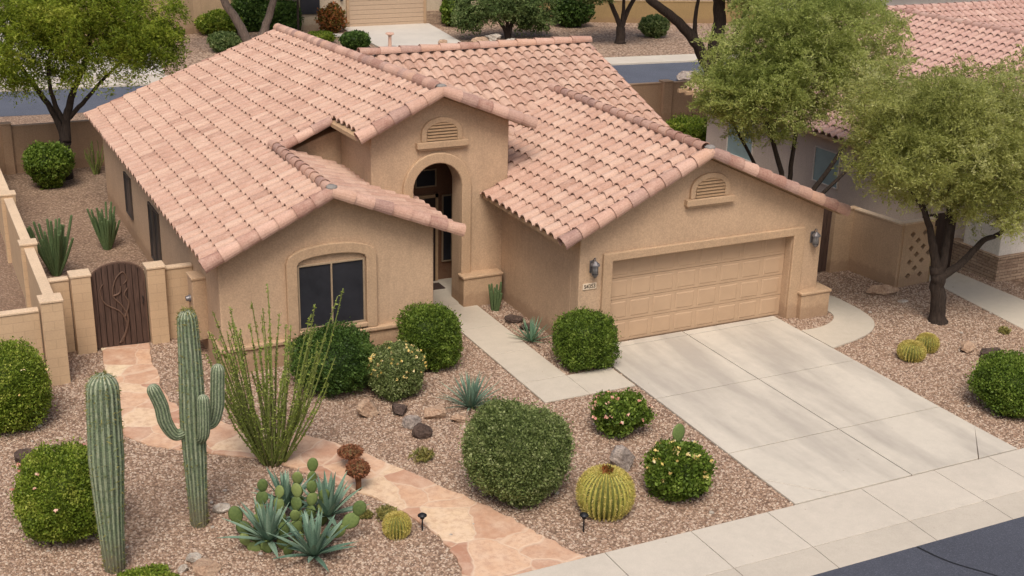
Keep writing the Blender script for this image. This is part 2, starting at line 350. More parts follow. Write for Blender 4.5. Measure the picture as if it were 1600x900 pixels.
def bush(name, label, cat, x, y, rad, h, mat, n=9000, ls=.05, p=2.3, lump=.07, group=None, flowers=None, ry=None, seed=None, aspect=1.6, vase=0, loose=.15, core=.80, clump=.22):
    seed = seed if seed is not None else int(abs(x*131+y*17)*10) % 9999
    t = thing(name, label, cat, (x, y, 0), group=group); ry = ry or rad
    def surf(U):
        q = (np.abs(U)**p).sum(1)**(-1/p); r = q*(1+lumps(U, 8, lump, seed)+lumps(U, 8, lump*.5, seed+1, (6, 11)))
        P = U*r[:, None]; z = P[:, 2]
        k = 1-vase*np.clip(-z, 0, 1)
        return np.stack([P[:, 0]*rad*k, P[:, 1]*ry*k, (z*.5+.5)*h], 1)
    U = rng.normal(0, 1, (n, 3)); U /= np.linalg.norm(U, axis=1)[:, None]
    P = surf(U); c = np.array([0, 0, h*.5]); dep = 1-np.abs(rng.normal(0, loose, n)); dep = np.where(rng.random(n) < .09, dep+rng.uniform(.03, .13, n), dep)
    P = c+(P-c)*dep[:, None]; P[:, 2] = np.maximum(P[:, 2], .01)
    ti = .5+lumps(P*3/max(rad, .4), 8, clump, seed+5)+rng.normal(0, .2, n)
    leaf_object('foliage', P, U*.6+np.array([0, 0, .4]), ls, mat, t, aspect=aspect, tint=ti)
    if core:
        mb = MB(); nu, nv = 20, 12; pts = []
        for i in range(nv+1):
            for j in range(nu):
                a = math.pi*i/nv-math.pi/2; b = 2*math.pi*j/nu; pts.append((math.cos(a)*math.cos(b), math.cos(a)*math.sin(b), math.sin(a)))
        Q = surf(np.array(pts)); Q = c+(Q-c)*core; mb.v = [tuple(q) for q in Q]
        for i in range(nv):
            for j in range(nu): mb.f.append((i*nu+j, i*nu+(j+1) % nu, (i+1)*nu+(j+1) % nu, (i+1)*nu+j)); mb.t.append(.05)
        mb.build('filler_core', mat, t, smooth=True)  # solid filler in the darkest leaf tint, added to block see-through
    st = MB(); 
    for k in range(7):
        a = k*.9+seed; st.tube([(0, 0, -.02), (math.cos(a)*rad*.25, math.sin(a)*ry*.25, h*.25), (math.cos(a)*rad*.5, math.sin(a)*ry*.5, h*.5)], [.02, .014, .006], 5)
    st.build('stems', 'bark2', t)
    if flowers:
        fm, fn, fs = flowers; U = rng.normal(0, 1, (fn, 3)); U[:, 2] = np.abs(U[:, 2])*.8; U /= np.linalg.norm(U, axis=1)[:, None]
        P = surf(U); P = np.repeat(c+(P-c)*1.02, 4, 0)+rng.normal(0, fs*.3, (fn*4, 3))
        leaf_object('blossoms', P, np.repeat(U, 4, 0), fs, fm, t, aspect=1.1)
    return t

def bez(p, q, sag=0, wig=0, n=6):
    p = np.array(p, float); q = np.array(q, float); o = []
    for i in range(n+1):
        s = i/n; o.append(p*(1-s)+q*s+np.array([0, 0, sag*math.sin(math.pi*s)])+(rng.normal(0, wig, 3) if 0 < i < n else 0))
    return o
def smooth_path(pts, n=5):
    P = [np.array(p, float) for p in pts]; out = []
    for i in range(len(P)-1):
        p0 = P[max(i-1, 0)]; p1 = P[i]; p2 = P[i+1]; p3 = P[min(i+2, len(P)-1)]
        for k in range(n):
            t = k/n; out.append(.5*((2*p1)+(-p0+p2)*t+(2*p0-5*p1+4*p2-p3)*t*t+(-p0+3*p1-3*p2+p3)*t**3))
    out.append(P[-1]); return out
def tree(name, label, base, limbs, blobs, nclu, nleaf, ls, leaf, bark, clu=.34, aspect=2.2, droop=.0, group=None, zmin=None, flat=.8):
    """limbs: list of (points, r0, r1) relative to base; blobs: crown envelope (centre, radii, weight)"""
    t = thing(name, label, 'tree', base, group=group); mb = MB(); nodes = []; nr = []
    for pts, r0, r1 in limbs:
        sp = smooth_path(pts, 6); m = len(sp)
        sp = [q+(rng.normal(0, r0*.06, 3) if 0 < k < m-1 else 0) for k, q in enumerate(sp)]
        rr = [r0+(r1-r0)*(k/(m-1))**.8 for k in range(m)]
        if pts[0][2] <= 0.05: rr[0] *= 1.35; rr[1] *= 1.12
        mb.tube(sp, rr, 10)
        for k in range(m):
            if sp[k][2] > .35*max(q[2] for q in sp): nodes.append(sp[k]); nr.append(rr[k])
    w = np.array([b[2] for b in blobs], float); w /= w.sum(); C = []
    for _ in range(nclu):
        c, r, _w = blobs[rng.choice(len(blobs), p=w)]
        u = rng.normal(0, 1, 3); u /= np.linalg.norm(u); d = rng.random()**.42
        C.append(np.array(c)+u*d*np.array(r))
    C = np.array(C); b0 = np.array(limbs[0][0][-1], float)
    C = C[np.argsort(np.linalg.norm(C-b0, axis=1))]
    N = [np.array(q) for q in nodes]; NR = list(nr)
    for c in C:
        A = np.array(N); dd = np.linalg.norm(A-c, axis=1)+.25*np.maximum(0, A[:, 2]-c[2]); k = int(dd.argmin()); r0 = min(NR[k]*.7, .006+.012*dd[k])
        if dd[k] > .05:
            br = bez(N[k], c, .06*dd[k], .04*min(dd[k], 1), 4); rr = [r0+(max(.004, r0*.4)-r0)*i/4 for i in range(5)]
            mb.tube(br, rr, 4, False)
            for q, r in list(zip(br, rr))[2:]: N.append(np.array(q)); NR.append(r)
    mb.build('trunk', bark, t, smooth=True)
    # leaves sit on drooping sprays round each cluster
    n = len(C)*nleaf; cc = np.repeat(C, nleaf, 0)
    kk = 9; tw = rng.normal(0, 1, (len(C), kk, 3)); tw[:, :, 2] = tw[:, :, 2]*.6+.15; tw /= np.linalg.norm(tw, axis=2)[:, :, None]
    idx = rng.integers(0, kk, n); td = tw[np.repeat(np.arange(len(C)), nleaf), idx]; s = rng.random(n)**.7
    P = cc+td*(s*clu)[:, None]+rng.normal(0, clu*.09, (n, 3)); P[:, 2] -= droop*s**2*clu
    ct = rng.normal(0, .13, len(C)); ti = .5+np.repeat(ct, nleaf)+lumps(P*.9, 8, .16, 3)+rng.normal(0, .17, n)
    leaf_object('crown', P, td, ls, leaf, t, aspect=aspect, tint=ti, jitter=.7)
    return t

# ------------------------------------------------------------------ camera, light
cam = bpy.data.cameras.new('camera'); co = bpy.data.objects.new('camera', cam); COL.objects.link(co); scn.camera = co
F_PX = 2000.36; cam.sensor_width = 36; cam.lens = 36*F_PX/1600; cam.clip_end = 900; cam.clip_start = .5
p, yw, ro = R(19.86), R(26.42), R(1.34)
Fv = Vector((math.sin(yw)*math.cos(p), math.cos(yw)*math.cos(p), -math.sin(p))); Rv = Vector((math.cos(yw), -math.sin(yw), 0)); Uv = Rv.cross(Fv)
R2 = Rv*math.cos(ro)+Uv*math.sin(ro); U2 = -Rv*math.sin(ro)+Uv*math.cos(ro)
mt = Matrix((R2, U2, -Fv)).transposed().to_4x4(); mt.translation = Vector((-13.69, -22.90, 10.94)); co.matrix_world = mt
w = bpy.data.worlds.new('World'); scn.world = w; w.use_nodes = True; nt = w.node_tree
sky = nt.nodes.new('ShaderNodeTexSky'); sky.sky_type = 'NISHITA'; sky.sun_disc = False
EL, AZ = 57, 206           # sun height; compass direction it comes from (clockwise from +y)
sky.sun_elevation = R(EL); sky.sun_rotation = R(AZ); sky.air_density = 1; sky.dust_density = 6; sky.ozone_density = 1
nt.links.new(sky.outputs[0], nt.nodes['Background'].inputs[0]); nt.nodes['Background'].inputs[1].default_value = .135
sl = bpy.data.lights.new('sun', 'SUN'); so = bpy.data.objects.new('sun', sl); COL.objects.link(so)
sl.energy = 1.9; sl.angle = R(24); sl.color = (1, .97, .93)
sd = Vector((math.sin(R(AZ))*math.cos(R(EL)), math.cos(R(AZ))*math.cos(R(EL)), math.sin(R(EL))))
so.rotation_euler = sd.to_track_quat('Z', 'Y').to_euler(); so.location = (0, 0, 40)
vs = scn.view_settings; vs.view_transform = 'Standard'; vs.look = 'None'; vs.gamma = 1; vs.exposure = 0.2; vs.use_curve_mapping = False
scn.render.engine = 'CYCLES'

# ------------------------------------------------------------------ ground, roads, paths
def sheet(name, poly, z, mat, th=0, bevel=0):
    mb = MB()
    if th: mb.prism(poly, z-th, z, 'z')
    else: mb.quad(*[(a, b, z) for a, b in poly])
    return struct(mb.build(name, mat, bevel=bevel))
g = MB(); g.quad((-300, -200, 0), (300, -200, 0), (300, 500, 0), (-300, 500, 0)); struct(g.build('ground', 'gravel'))
sheet('ground_side_yard', [(-60, 2.9), (-11.3, 2.9), (-11.3, 19.9), (-60, 19.9)], .006, 'gravel2')
# front street: pavement slabs, rolled kerb, asphalt
sheet('pavement_bed', [(-40, -9.52), (40, -9.52), (40, -7.61), (-40, -7.61)], .004, 'joint')
mb = MB(); kb = MB()
xs = [-4.33-1.74*i for i in range(18, 0, -1)]+[-4.33, -2.69, -1.14, .9, 2.6, 3.93]+[3.93+1.72*i for i in range(1, 18)]
for a, b in zip(xs[:-1], xs[1:]):
    mb.box(a+.007, -8.84, -.02, b-.007, -7.62, .03)
    pr = [(-8.852, -.02), (-8.852, .03), (-9.0, .028), (-9.25, .020), (-9.5, .014), (-9.5, -.02)]
    kb.prism([(q[0], q[1]) for q in pr], a+.007, b-.007, 'x')
struct(mb.build('pavement', 'sidewalk', bevel=.006)); struct(kb.build('kerb', 'kerb', bevel=.004))
sheet('road', [(-80, -60), (80, -60), (80, -9.5), (-80, -9.5)], .008, 'asphalt')
# fine crack line sealed with tar
cr = MB(); cp = smooth_path([(.45, -9.52, .011), (.62, -10.1, .011), (1.1, -10.9, .011), (1.3, -11.8, .011)], 6)
for a, b in zip(cp[:-1], cp[1:]): cr.quad((a[0]-.02, a[1], .012), (a[0]+.02, a[1], .012), (b[0]+.02, b[1], .012), (b[0]-.02, b[1], .012))
struct(cr.build('road_crack', 'black'))
# driveway slabs
sheet('driveway_bed', [(-.54, -7.61), (4.72, -7.61), (4.70, .02), (-.40, .02)], .004, 'joint')
def xl(y): return -.40+(y-0)*.018
dv = MB(); H = .034; gp = .013
def slab(poly):
    cx = sum(q[0] for q in poly)/len(poly); cy = sum(q[1] for q in poly)/len(poly); out = []
    for a, b in poly:
        out.append((a-gp*(1 if a > cx else -1), b-gp*(1 if b > cy else -1)))
    dv.prism(out, -.02, H, 'z')
for y0, y1 in ((-.25, 0), (-2.94, -.25), (-5.55, -2.94)):
    slab([(xl(y0), y0), (2.1, y0), (2.1, y1), (xl(y1), y1)]); slab([(2.1, y0), (4.7, y0), (4.7, y1), (2.1, y1)])
slab([(xl(-6.65), -6.65), (.36, -7.6), (2.1, -7.6), (2.1, -5.55), (xl(-5.55), -5.55)]); slab([(xl(-7.6), -7.6), (.36, -7.6), (xl(-6.65), -6.65)])
slab([(2.1, -7.6), (3.72, -7.6), (4.7, -6.5), (4.7, -5.55), (2.1, -5.55)]); slab([(3.72, -7.6), (4.72, -7.6), (4.7, -6.5)])
struct(dv.build('driveway', 'concrete', bevel=.006))
# front walk
wk = MB(); sheet('walk_bed', [(-2.61, -2.2), (-.45, -2.2), (-.45, -1.16), (-1.55, -1.16), (-1.55, 3.6), (-2.61, 3.6)], .004, 'joint')
for y0, y1 in ((-1.16, .45), (.45, 2.05), (2.05, 3.62)): wk.box(-2.6, y0+.006, -.02, -1.56, y1-.006, .03)
for a, b in ((-2.6, -1.56), (-1.56, -.47)): wk.box(a+.004, -2.19, -.02, b-.004, -1.172, .03)
struct(wk.build('walkway', 'walk', bevel=.006))
# curved path beside the garage
cv = smooth_path([(5.55, .9, 0), (6.79, .81, 0), (6.95, -.2, 0), (6.78, -1.11, 0), (6.3, -1.67, 0), (5.6, -1.98, 0), (4.72, -2.18, 0)], 5)+smooth_path([(4.72, -1.05, 0), (5.35, -1.02, 0), (5.91, -.74, 0), (6.14, -.28, 0), (5.95, .2, 0), (5.55, .35, 0)], 5)
sheet('side_path', [(a[0], a[1]) for a in cv], .03, 'walk', .05)
sheet('neighbour_path', [(11.27, 1.2), (11.27, -9), (9.7, -9), (9.7, -3.0), (10.05, .1), (10.1, 1.2)], .02, 'walk', .04)
# flagstone path
low = [(-10.23, 4.15), (-10.37, 2.18), (-10.51, .91), (-10.56, -.23), (-10.12, -1.0), (-9.43, -1.58), (-8.62, -2.15), (-8.03, -2.85), (-7.33, -4.05), (-6.8, -5.02), (-6.58, -5.94), (-6.55, -6.7), (-6.75, -7.6)]
upp = [(-9.25, 4.0), (-9.39, 2.47), (-9.45, .95), (-9.17, .08), (-8.61, -.66), (-8.0, -1.17), (-7.44, -1.7), (-6.87, -2.47), (-6.33, -3.58), (-5.73, -4.82), (-5.22, -6.07), (-5.0, -6.75), (-4.68, -7.6)]
def ragged(P):
    S = smooth_path([(a, b, 0) for a, b in P], 7); return [(q[0]+random.uniform(-.035, .035), q[1]+random.uniform(-.03, .03)) for q in S]
sheet('flagstone_path', ragged(low)+ragged(upp)[::-1], .032, 'flag', .05, .006)
# street behind
def by(x, y0): return y0-.105*(x+5)
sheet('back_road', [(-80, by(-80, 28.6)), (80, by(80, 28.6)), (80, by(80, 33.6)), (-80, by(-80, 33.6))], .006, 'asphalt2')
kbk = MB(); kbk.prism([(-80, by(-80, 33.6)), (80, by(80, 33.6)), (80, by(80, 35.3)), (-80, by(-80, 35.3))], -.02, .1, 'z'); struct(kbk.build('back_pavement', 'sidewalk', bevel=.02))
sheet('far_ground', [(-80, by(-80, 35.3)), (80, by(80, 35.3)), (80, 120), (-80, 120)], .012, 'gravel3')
sheet('far_driveway', [(9.1, 34.4), (13.2, 33.9), (14.9, 46.3), (9.6, 46.3)], .106, 'pale', .1)
sheet('far_driveway_left', [(-9.8, 36.1), (-2.4, 35.4), (-1.7, 40.6), (-2.2, 55), (-11, 55)], .108, 'pale', .1)
sheet('far_path', [(6.3, 44.4), (9.5, 43.4), (9.6, 44.3), (6.6, 45.4)], .03, 'pale', .02)

# ------------------------------------------------------------------ tile roofs
def tiles(mb, fn, A0, A1, B0, B1, mask=None, tw=.338, tl=.365, tl_off=0, K=10, hh=.092):
    nc = max(1, round((A1-A0)/tw)); nb = max(1, round((B1-B0)/tl)); tw = (A1-A0)/nc; tl = (B1-B0)/nb
    prof = []
    for k in range(K+1):
        s = k/K; u = min(s/.80, 1); prof.append((s, hh*max(0, math.sin(math.pi*u))**.55 if s < .80 else 0))
    for j in range(nb):
        b0 = B0+j*tl-.03; b1 = B0+(j+1)*tl+.012
        rowt = random.uniform(-.05, .05)
        for i in range(nc):
            ac = A0+(i+.5)*tw; bc = B0+(j+.5)*tl
            if mask and not mask(ac, bc): continue
            t = max(0, min(1, random.gauss(.5, .24)+rowt)); dz = random.uniform(-.004, .006); db = random.uniform(-.012, .012) if random.random() > .02 or j == 0 else -.05; sk = random.uniform(-.006, .006)
            i0 = len(mb.v); n = K+1
            for (s, h) in prof:
                a = A0+(i+s)*tw; x, y, z = fn(a, b0+db); mb.v.append((x, y, z+h+.060+dz))
            for (s, h) in prof:
                a = A0+(i+s)*tw+sk; x, y, z = fn(a, b1); mb.v.append((x, y, z+h*.95+.006+dz))
            for (s, h) in prof:   # thickness of the clay at the lower edge, then back underneath
                a = A0+(i+s)*tw; x, y, z = fn(a, b0+db); mb.v.append((x, y, z+h+.040+dz))
            for (s, h) in prof:
                a = A0+(i+s)*tw; x, y, z = fn(a, b0+db+.10); mb.v.append((x, y, z+h*.9+.026+dz))
            for k in range(K):
                mb.f.append((i0+k, i0+k+1, i0+n+k+1, i0+n+k)); mb.t.append(t)
                mb.f.append((i0+2*n+k, i0+2*n+k+1, i0+k+1, i0+k)); mb.t.append(t)
                mb.f.append((i0+3*n+k, i0+3*n+k+1, i0+2*n+k+1, i0+2*n+k)); mb.t.append(t)
    return mb
def caps(mb, p, q, r=.115, seg=.40, span=105, lift=.02, taper=.24, n=10, roll=0):
    """barrel tiles from p (low end) to q (high end)"""
    p = Vector(p); q = Vector(q); L = (q-p).length; m = max(1, round(L/seg)); d = (q-p).normalized()
    x = d.cross(Vector((0, 0, 1))).normalized(); u = x.cross(d).normalized()
    for k in range(m):
        t = max(0, min(1, random.gauss(.45, .42))); a = p+d*(k*L/m-.03); b = p+d*((k+1)*L/m+.04)
        i0 = len(mb.v); off = x*random.uniform(-.006, .006)
        for c, rr, dz in ((a+d*.05, r*(1+taper/2)-.02, -.0), (a, r*(1+taper/2)-.016, 0), (a, r*(1+taper/2), 0), (b, r*(1-taper/2), -.01)):
            for j in range(n+1):
                th = R(-span+2*span*j/n+roll); mb.v.append(tuple(c+off+(x*math.sin(th)+u*math.cos(th))*rr+u*(lift+dz)))
        for s in (0, 1, 2):
            for j in range(n):
                e = i0+s*(n+1)+j; mb.f.append((e, e+1, e+n+2, e+n+1)); mb.t.append(t)
    return mb
def deck(mb, pts, th=.09):
    """flat slab under tiles, pts 3D top corners"""
    i = len(mb.v); n = len(pts); mb.v += [(a, b, c) for a, b, c in pts]+[(a, b, c-th) for a, b, c in pts]
    mb.f.append(tuple(range(i, i+n))); mb.f.append(tuple(range(i+2*n-1, i+n-1, -1)))
    for k in range(n): mb.f.append((i+k, i+n+k, i+n+(k+1) % n, i+(k+1) % n))
    mb.t += [.5]*(n+2); return mb

house = thing('house', 'tan stucco single-storey house with terracotta barrel tile roof and arched entry', 'house', (0, 0, 0))
XE, ZE, YL, YM, YT, YB = -8.45, 2.52, 1.42, 5.45, 3.36, 16.4
XR1, XT0, XT, XLR, XTR = -5.77, -4.47, -2.50, -2.93, -.24
def mS(y): return .462 if y < YT else .462-.083*(y-YT)/(YB-YT)
def zS(x, y): return ZE+(x-XE)*mS(y)
roof = MB(); 
def fS(a, b): return (XE+b, YL+a, zS(XE+b, YL+a))
def maskS(a, b):
    x, y = XE+b, YL+a
    if x < XR1: return True
    if x < XT0: return y > YM
    return y > YT
tiles(roof, fS, 0, YB-YL, -.02, XT-XE-.02, maskS)
zr1 = zS(XR1, YL); mW = .40
def fW(a, b): return (XLR-b, YL+a, zr1-mW*(XLR-XR1)+mW*b)
tiles(roof, fW, 0, YM-YL+.3, -.02, XLR-XR1, None)
zt = zS(XT, YT); mT = .40
def fTr(a, b): return (XTR-b, YT+a, zt-mT*(XTR-XT)+mT*b-.012*a)
tiles(roof, fTr, 0, 4.5, -.02, XTR-XT, None)
def fMr(a, b): return (XT+4.0-b, YT+a, zS(XT, YT+a)-.462*(4.0-b))
tiles(roof, fMr, 4.5, YB-YT, 0, 4.0, lambda a, b: YT+a > 8.9)
# garage
YG, XGL, XGP, XGR, ZGP = -.48, -1.35, 2.17, 6.06, 4.34; ZGL = 2.71; ZGR = 2.60
mGL = (ZGP-ZGL)/(XGP-XGL); mGR = (ZGP-ZGR)/(XGR-XGP)
yR, zR, xR, mF = 9.15, 5.12, 4.45, .345
def yb_(x): return 5.0+max(0, min(1, (x+.24)/2.41))*1.9
def mFx(x):
    if x >= XGP: return mF
    x = max(x, -.24); return (zR-(ZGL+mGL*(x-XGL)))/(yR-yb_(x))
def zF(y, x=9): return zR-mFx(x)*(yR-y)
yv = yR-(zR-ZGP)/mF     # where the garage ridge meets the back slope
def fGL(a, b): return (XGL+b, YG+a, ZGL+mGL*b)
tiles(roof, fGL, 0, 8.6, -.02, XGP-XGL, lambda a, b: YG+a < (yb_(XGL+b)+.25 if XGL+b > -.62 else 3.72))
def fGR(a, b): return (XGR-b, YG+a, ZGR+mGR*b)
tiles(roof, fGR, 0, 8.6, -.02, XGR-XGP, lambda a, b: ZGR+mGR*b > zF(YG+a)-.12)
def fF(a, b): return (XT-.1+a, yR-6.6+b, zF(yR-6.6+b, XT-.1+a))
def maskF(a, b):
    x, y = XT-.1+a, yR-6.6+b
    if x < XGP: return y > yb_(x)-.05
    return zF(y) > ZGR+mGR*(XGR-x)-.15
tiles(roof, fF, 0, xR-XT+.1, 0, 6.6, maskF, tw=.325, tl=.36, hh=.084)
def fB(a, b): return (XT-.1+a, yR+6.6-b, zF(yR-6.6+b))
tiles(roof, fB, 0, xR-XT+.1, 0, 6.6, None, tw=.325)
rf = roof.build('roof', 'tile', house)
def ridge(p, q, r=.115, sg=.36):
    m = MB(); caps(m, p, q, r, sg, lift=.035); return m.build('ridge_cap', 'cap_tile', rf)
ridge((XT, YB, zS(XT, YB)+.03), (XT, YT+.2, zS(XT, YT)+.03), .14, .31)
ridge((XR1, YL+.15, zr1+.03), (XR1, YM+.35, zr1+.03), .12)
ridge((XGP, YG+.2, ZGP+.05), (XGP, yv+.1, ZGP+.05), .12)
ridge((XT+.1, yR, zR+.07), (xR+.06, yR, zR+.08), .13, .6)
def rake(p, q, r=.152):
    m = MB(); caps(m, p, q, r, .42, 125, -.005, .22, 12); return m.build('rake_tile', 'cap_tile', rf)
def two(x0, z0, x1, z1, x2, z2, y):
    rake((x0, y, z0), (x1, y, z1)); rake((x2, y, z2), (x1, y, z1))
zS0 = zS(XE-.02, YL)
two(XE-.03, zS0+.03, XR1, zr1+.04, XLR+.05, zr1-mW*(XLR-XR1)+.02, YL)
two(XT0-.03, zS(XT0, YT)+.03, XT, zt+.04, XTR+.05, zt-mT*(XTR-XT)+.02, YT)
rake((XR1+.1, YM, zS(XR1+.1, YM)+.03), (XT0, YM, zS(XT0, YM)+.03), .12)
two(XGL-.03, ZGL+.02, XGP, ZGP+.04, XGR+.05, ZGR+.02, YG)
rake((XE-.03, YB, zS(XE, YB)+.02), (XT, YB, zS(XT, YB)+.02), .09)
rake((xR, yR-6.4, zF(yR-6.4)+.0), (xR, yR, zR), .085)
for (x, y, z) in ((XR1, YL+.02, zr1+.155), (XGP, YG+.02, ZGP+.155), (XT, YT+.05, zt+.15)):
    mt_ = MB(); mt_.lathe([(0, .035), (.08, .028), (.12, 0), (.12, -.03)], (x, y, z), 10); mt_.build('mortar_cap', 'mortar', rf, smooth=True)
dk = MB(); e = .03
deck(dk, [(XE+.02, YL+.04, zS(XE+.02, YL)-.0), (XR1, YL+.04, zr1-0), (XR1, YM, zS(XR1, YM)), (XT0, YM, zS(XT0, YM)), (XT0, YB-.05, zS(XT0, YB)), (XE+.02, YB-.05, zS(XE+.02, YB))])
deck(dk, [(XT0, YT+.04, zS(XT0, YT)), (XT, YT+.04, zt), (XT, YB-.05, zS(XT, YB)), (XT0, YB-.05, zS(XT0, YB))])
deck(dk, [(XR1, YL+.04, zr1), (XLR-.02, YL+.04, fW(0, .02)[2]), (XLR-.02, YM, fW(0, .02)[2]), (XR1, YM, zr1)])
deck(dk, [(XT, YT+.04, zt), (XTR-.02, YT+.04, fTr(0, 0)[2]), (XTR-.02, YT+4.5, fTr(4.5, 0)[2]), (XT, YT+4.5, zt-.054)])
deck(dk, [(XGL+.02, YG+.04, ZGL), (XGP, YG+.04, ZGP), (XGP, 6.8, ZGP), (-.24, 4.9, ZGL+mGL*(XGL*-1-.24)), (-.6, 3.7, ZGL+mGL*(-XGL-.6)), (XGL+.02, 3.70, ZGL)])
deck(dk, [(XGP, YG+.04, ZGP), (XGR-.02, YG+.04, ZGR), (XGR-.02, 6.8, ZGR), (XGP, 6.8, ZGP)])
deck(dk, [(XGP, yR, zR-.01), (xR-.03, yR, zR-.01), (xR-.03, yR-6.5, zF(yR-6.5)-.01), (XGP, yR-6.5, zF(yR-6.5)-.01)])
deck(dk, [(-.24, yR, zR-.03), (XGP, yR, zR-.03), (XGP, yb_(9), ZGP-.12), (-.24, 5.05, zF(5.05, -.24)-.03)])
deck(dk, [(XT, yR, zR-.02), (-.24, yR, zR-.02), (-.24, 5.2, zF(5.2, -.24)-.02), (XT, 5.2, zF(5.2, -.24)-.02)])
deck(dk, [(XT, yR, zR), (xR-.03, yR, zR), (xR-.03, yR+6.5, zF(yR-6.5)), (XT, yR+6.5, zF(yR-6.5))])
dk.build('fascia', 'soffit', rf)

# walls
def wallz(x, y): return zS(x, y)-.10
wl = MB(); x0, x1 = -8.13, -3.38; yf = 1.75
wl.prism([(x0, -.05), (x1, -.05), (x1, fW(0, XLR-x1)[2]-.1), (XR1, zr1-.1), (x0, wallz(x0, yf))], yf, 5.79)
wl.prism([(x0+.01, -.05), (4.1, -.05), (4.1, 3.0), (-.5, 3.6), (XT, 4.45), (XT0, wallz(XT0, 16)), (x0+.01, wallz(x0, 16))], 5.8, 15.95)
wl.prism([(-4.1, -.05), (-3.9, -.05), (-3.9, wallz(-3.9, 4)), (-4.1, wallz(-4.1, 4))], 4.15, 5.81)
wl.prism([(4.1-.01, -.05), (yR+3, -.05), (yR+3, 3.9), (yR, 4.9), (4.1, 3.3)], 3.6, 4.11, 'x')
wl.build('wall', 'stucco', house, bevel=.03)
# tower front with arch
ac, ar, az = -2.50, .61, 2.97
arc = [(ac+ar*math.cos(R(a)), az+ar*math.sin(R(a))) for a in range(180, -1, -12)]
tw_ = MB(); tf, tb = 3.68, 4.2
tw_.prism([(-4.1, 0), (ac-ar, 0)]+arc+[(ac+ar, 0), (-.66, 0), (-.66, fTr(0, XTR+.66)[2]-.1), (XT, zt-.1), (-4.1, wallz(-4.1, tf))], tf, tb)
tw_.build('entry_wall', 'stucco', house, bevel=.03)
tw2 = MB(); tw2.box(-1.2, 4.2, 0, -.68, 5.45, 4.2); tw2.box(-3.9, 5.45, 0, -.68, 5.7, 4.3); tw2.box(-3.9, 4.2, 3.9, -.68, 5.6, 4.1); tw2.box(-3.75, 4.2, 0, -3.3, 5.45, 4.0)
tw2.build('porch_wall', 'porch', house)
at = MB(); R1 = .86
ao = [(ac+R1*math.cos(R(a)), az+R1*math.sin(R(a))) for a in range(180, -1, -10)]
at.prism([(ac-R1, 0.02), (ac-ar, 0.02)]+arc+[(ac+ar, 0.02), (ac+R1, 0.02)]+ao[::-1], tf-.09, tf+.02)
at.build('arch_trim', 'trim', house, bevel=.03)
pb = MB(); pb.box(-1.92, 3.38, -.02, -.9, 3.70, .72); pb.box(-1.95, 3.35, .72, -.88, 3.70, .80); pb.build('pier_base', 'trim', house, bevel=.03)
fl = MB(); fl.box(-3.3, 3.63, -.02, -1.2, 5.45, .028); struct(fl.build('porch_floor', 'walk', bevel=.005))
fd = MB(); fd.box(-2.66, 5.36, .03, -1.82, 5.452, 2.22); f_ = fd.build('front_door', 'dark', house, bevel=.01)
fr = MB(); fr.box(-2.74, 5.38, .03, -2.66, 5.455, 2.3); fr.box(-1.82, 5.38, .03, -1.74, 5.455, 2.3); fr.box(-2.74, 5.38, 2.22, -1.74, 5.455, 2.3); fr.build('door_frame', 'soffit', f_)
hb = MB(); hb.lathe([(0, 0), (.03, 0), (.035, .03), (.02, .06), (0, .06)], (-1.92, 5.33, 1.02), 8); hb.build('handle', 'metal', f_)
def window(name, x0, z0, x1, z1, y, parent, muls=(), hs=(), gm='glass', fm='frame', axis='y', out=-1, ft=.035):
    """frame and screen on plane; out = direction the wall faces"""
    mf = MB(); mg = MB()
    def bx(b, a0, c0, a1, c1, d0, d1):
        lo, hi = sorted((y+out*d0, y+out*d1))
        if axis == 'y': b.box(a0, lo, c0, a1, hi, c1)
        else: b.box(lo, a0, c0, hi, a1, c1)
    bx(mf, x0, z0, x1, z0+ft, -.01, .05); bx(mf, x0, z1-ft, x1, z1, -.01, .05); bx(mf, x0, z0+ft, x0+ft, z1-ft, -.01, .05); bx(mf, x1-ft, z0+ft, x1, z1-ft, -.01, .05)
    for m in muls: bx(mf, m-ft/2, z0+ft, m+ft/2, z1-ft, -.01, .055)
    for h in hs: bx(mf, x0+ft, h-.004, x1-ft, h+.004, .01, .028)
    bx(mg, x0+ft*.7, z0+ft*.7, x1-ft*.7, z1-ft*.7, -.008, .022)
    f = mf.build(name, fm, parent, bevel=.004); mg.build('pane', gm, f); return f
window('window', -1.62, .5, -1.34, 2.25, 5.452, house, ft=.03); window('window', -2.34, 2.5, -1.78, 2.95, 5.452, house, ft=.03)
window('window', -6.48, .74, -5.0, 2.19, yf, house, (-5.74,))
wt = MB(); cxw, wo, wi = -5.73, .99, .75
def seg(hw, zs, za, n=10):
    return [(cxw+hw*math.cos(R(180-180*k/n)), zs+(za-zs)*math.sin(R(180*k/n))**.8) for k in range(n+1)]
inn = seg(.76, 2.2, 2.38); out_ = seg(1.0, 2.26, 2.62)
wt.prism([(cxw-1.0, .60), (cxw-.76, .60)]+inn+[(cxw+.76, .60), (cxw+1.0, .60)]+out_[::-1], yf-.10, yf+.01)
wt.build('window_trim', 'trim', house, bevel=.025)
ws = MB(); ws.box(-6.49, yf-.13, .64, -4.97, yf, .735); ws.build('window_sill', 'trim', house, bevel=.02)
bd = MB(); bd.box(-8.2, 1.68, -.05, -3.33, 1.76, .5); bd.box(-8.24, 1.62, .5, -3.30, 1.76, .60); bd.box(-8.22, 1.76, .5, -8.12, 2.8, .60); bd.box(-8.19, 1.76, -.05, -8.12, 2.8, .5)
bd.build('base_band', 'trim', house, bevel=.03)
window('window', 11.5, .62, 12.4, 1.78, -8.12, house, axis='x', fm='frame_d'); window('window', 7.8, .34, 9.02, 1.82, -8.12, house, (8.4,), axis='x', fm='frame_d')
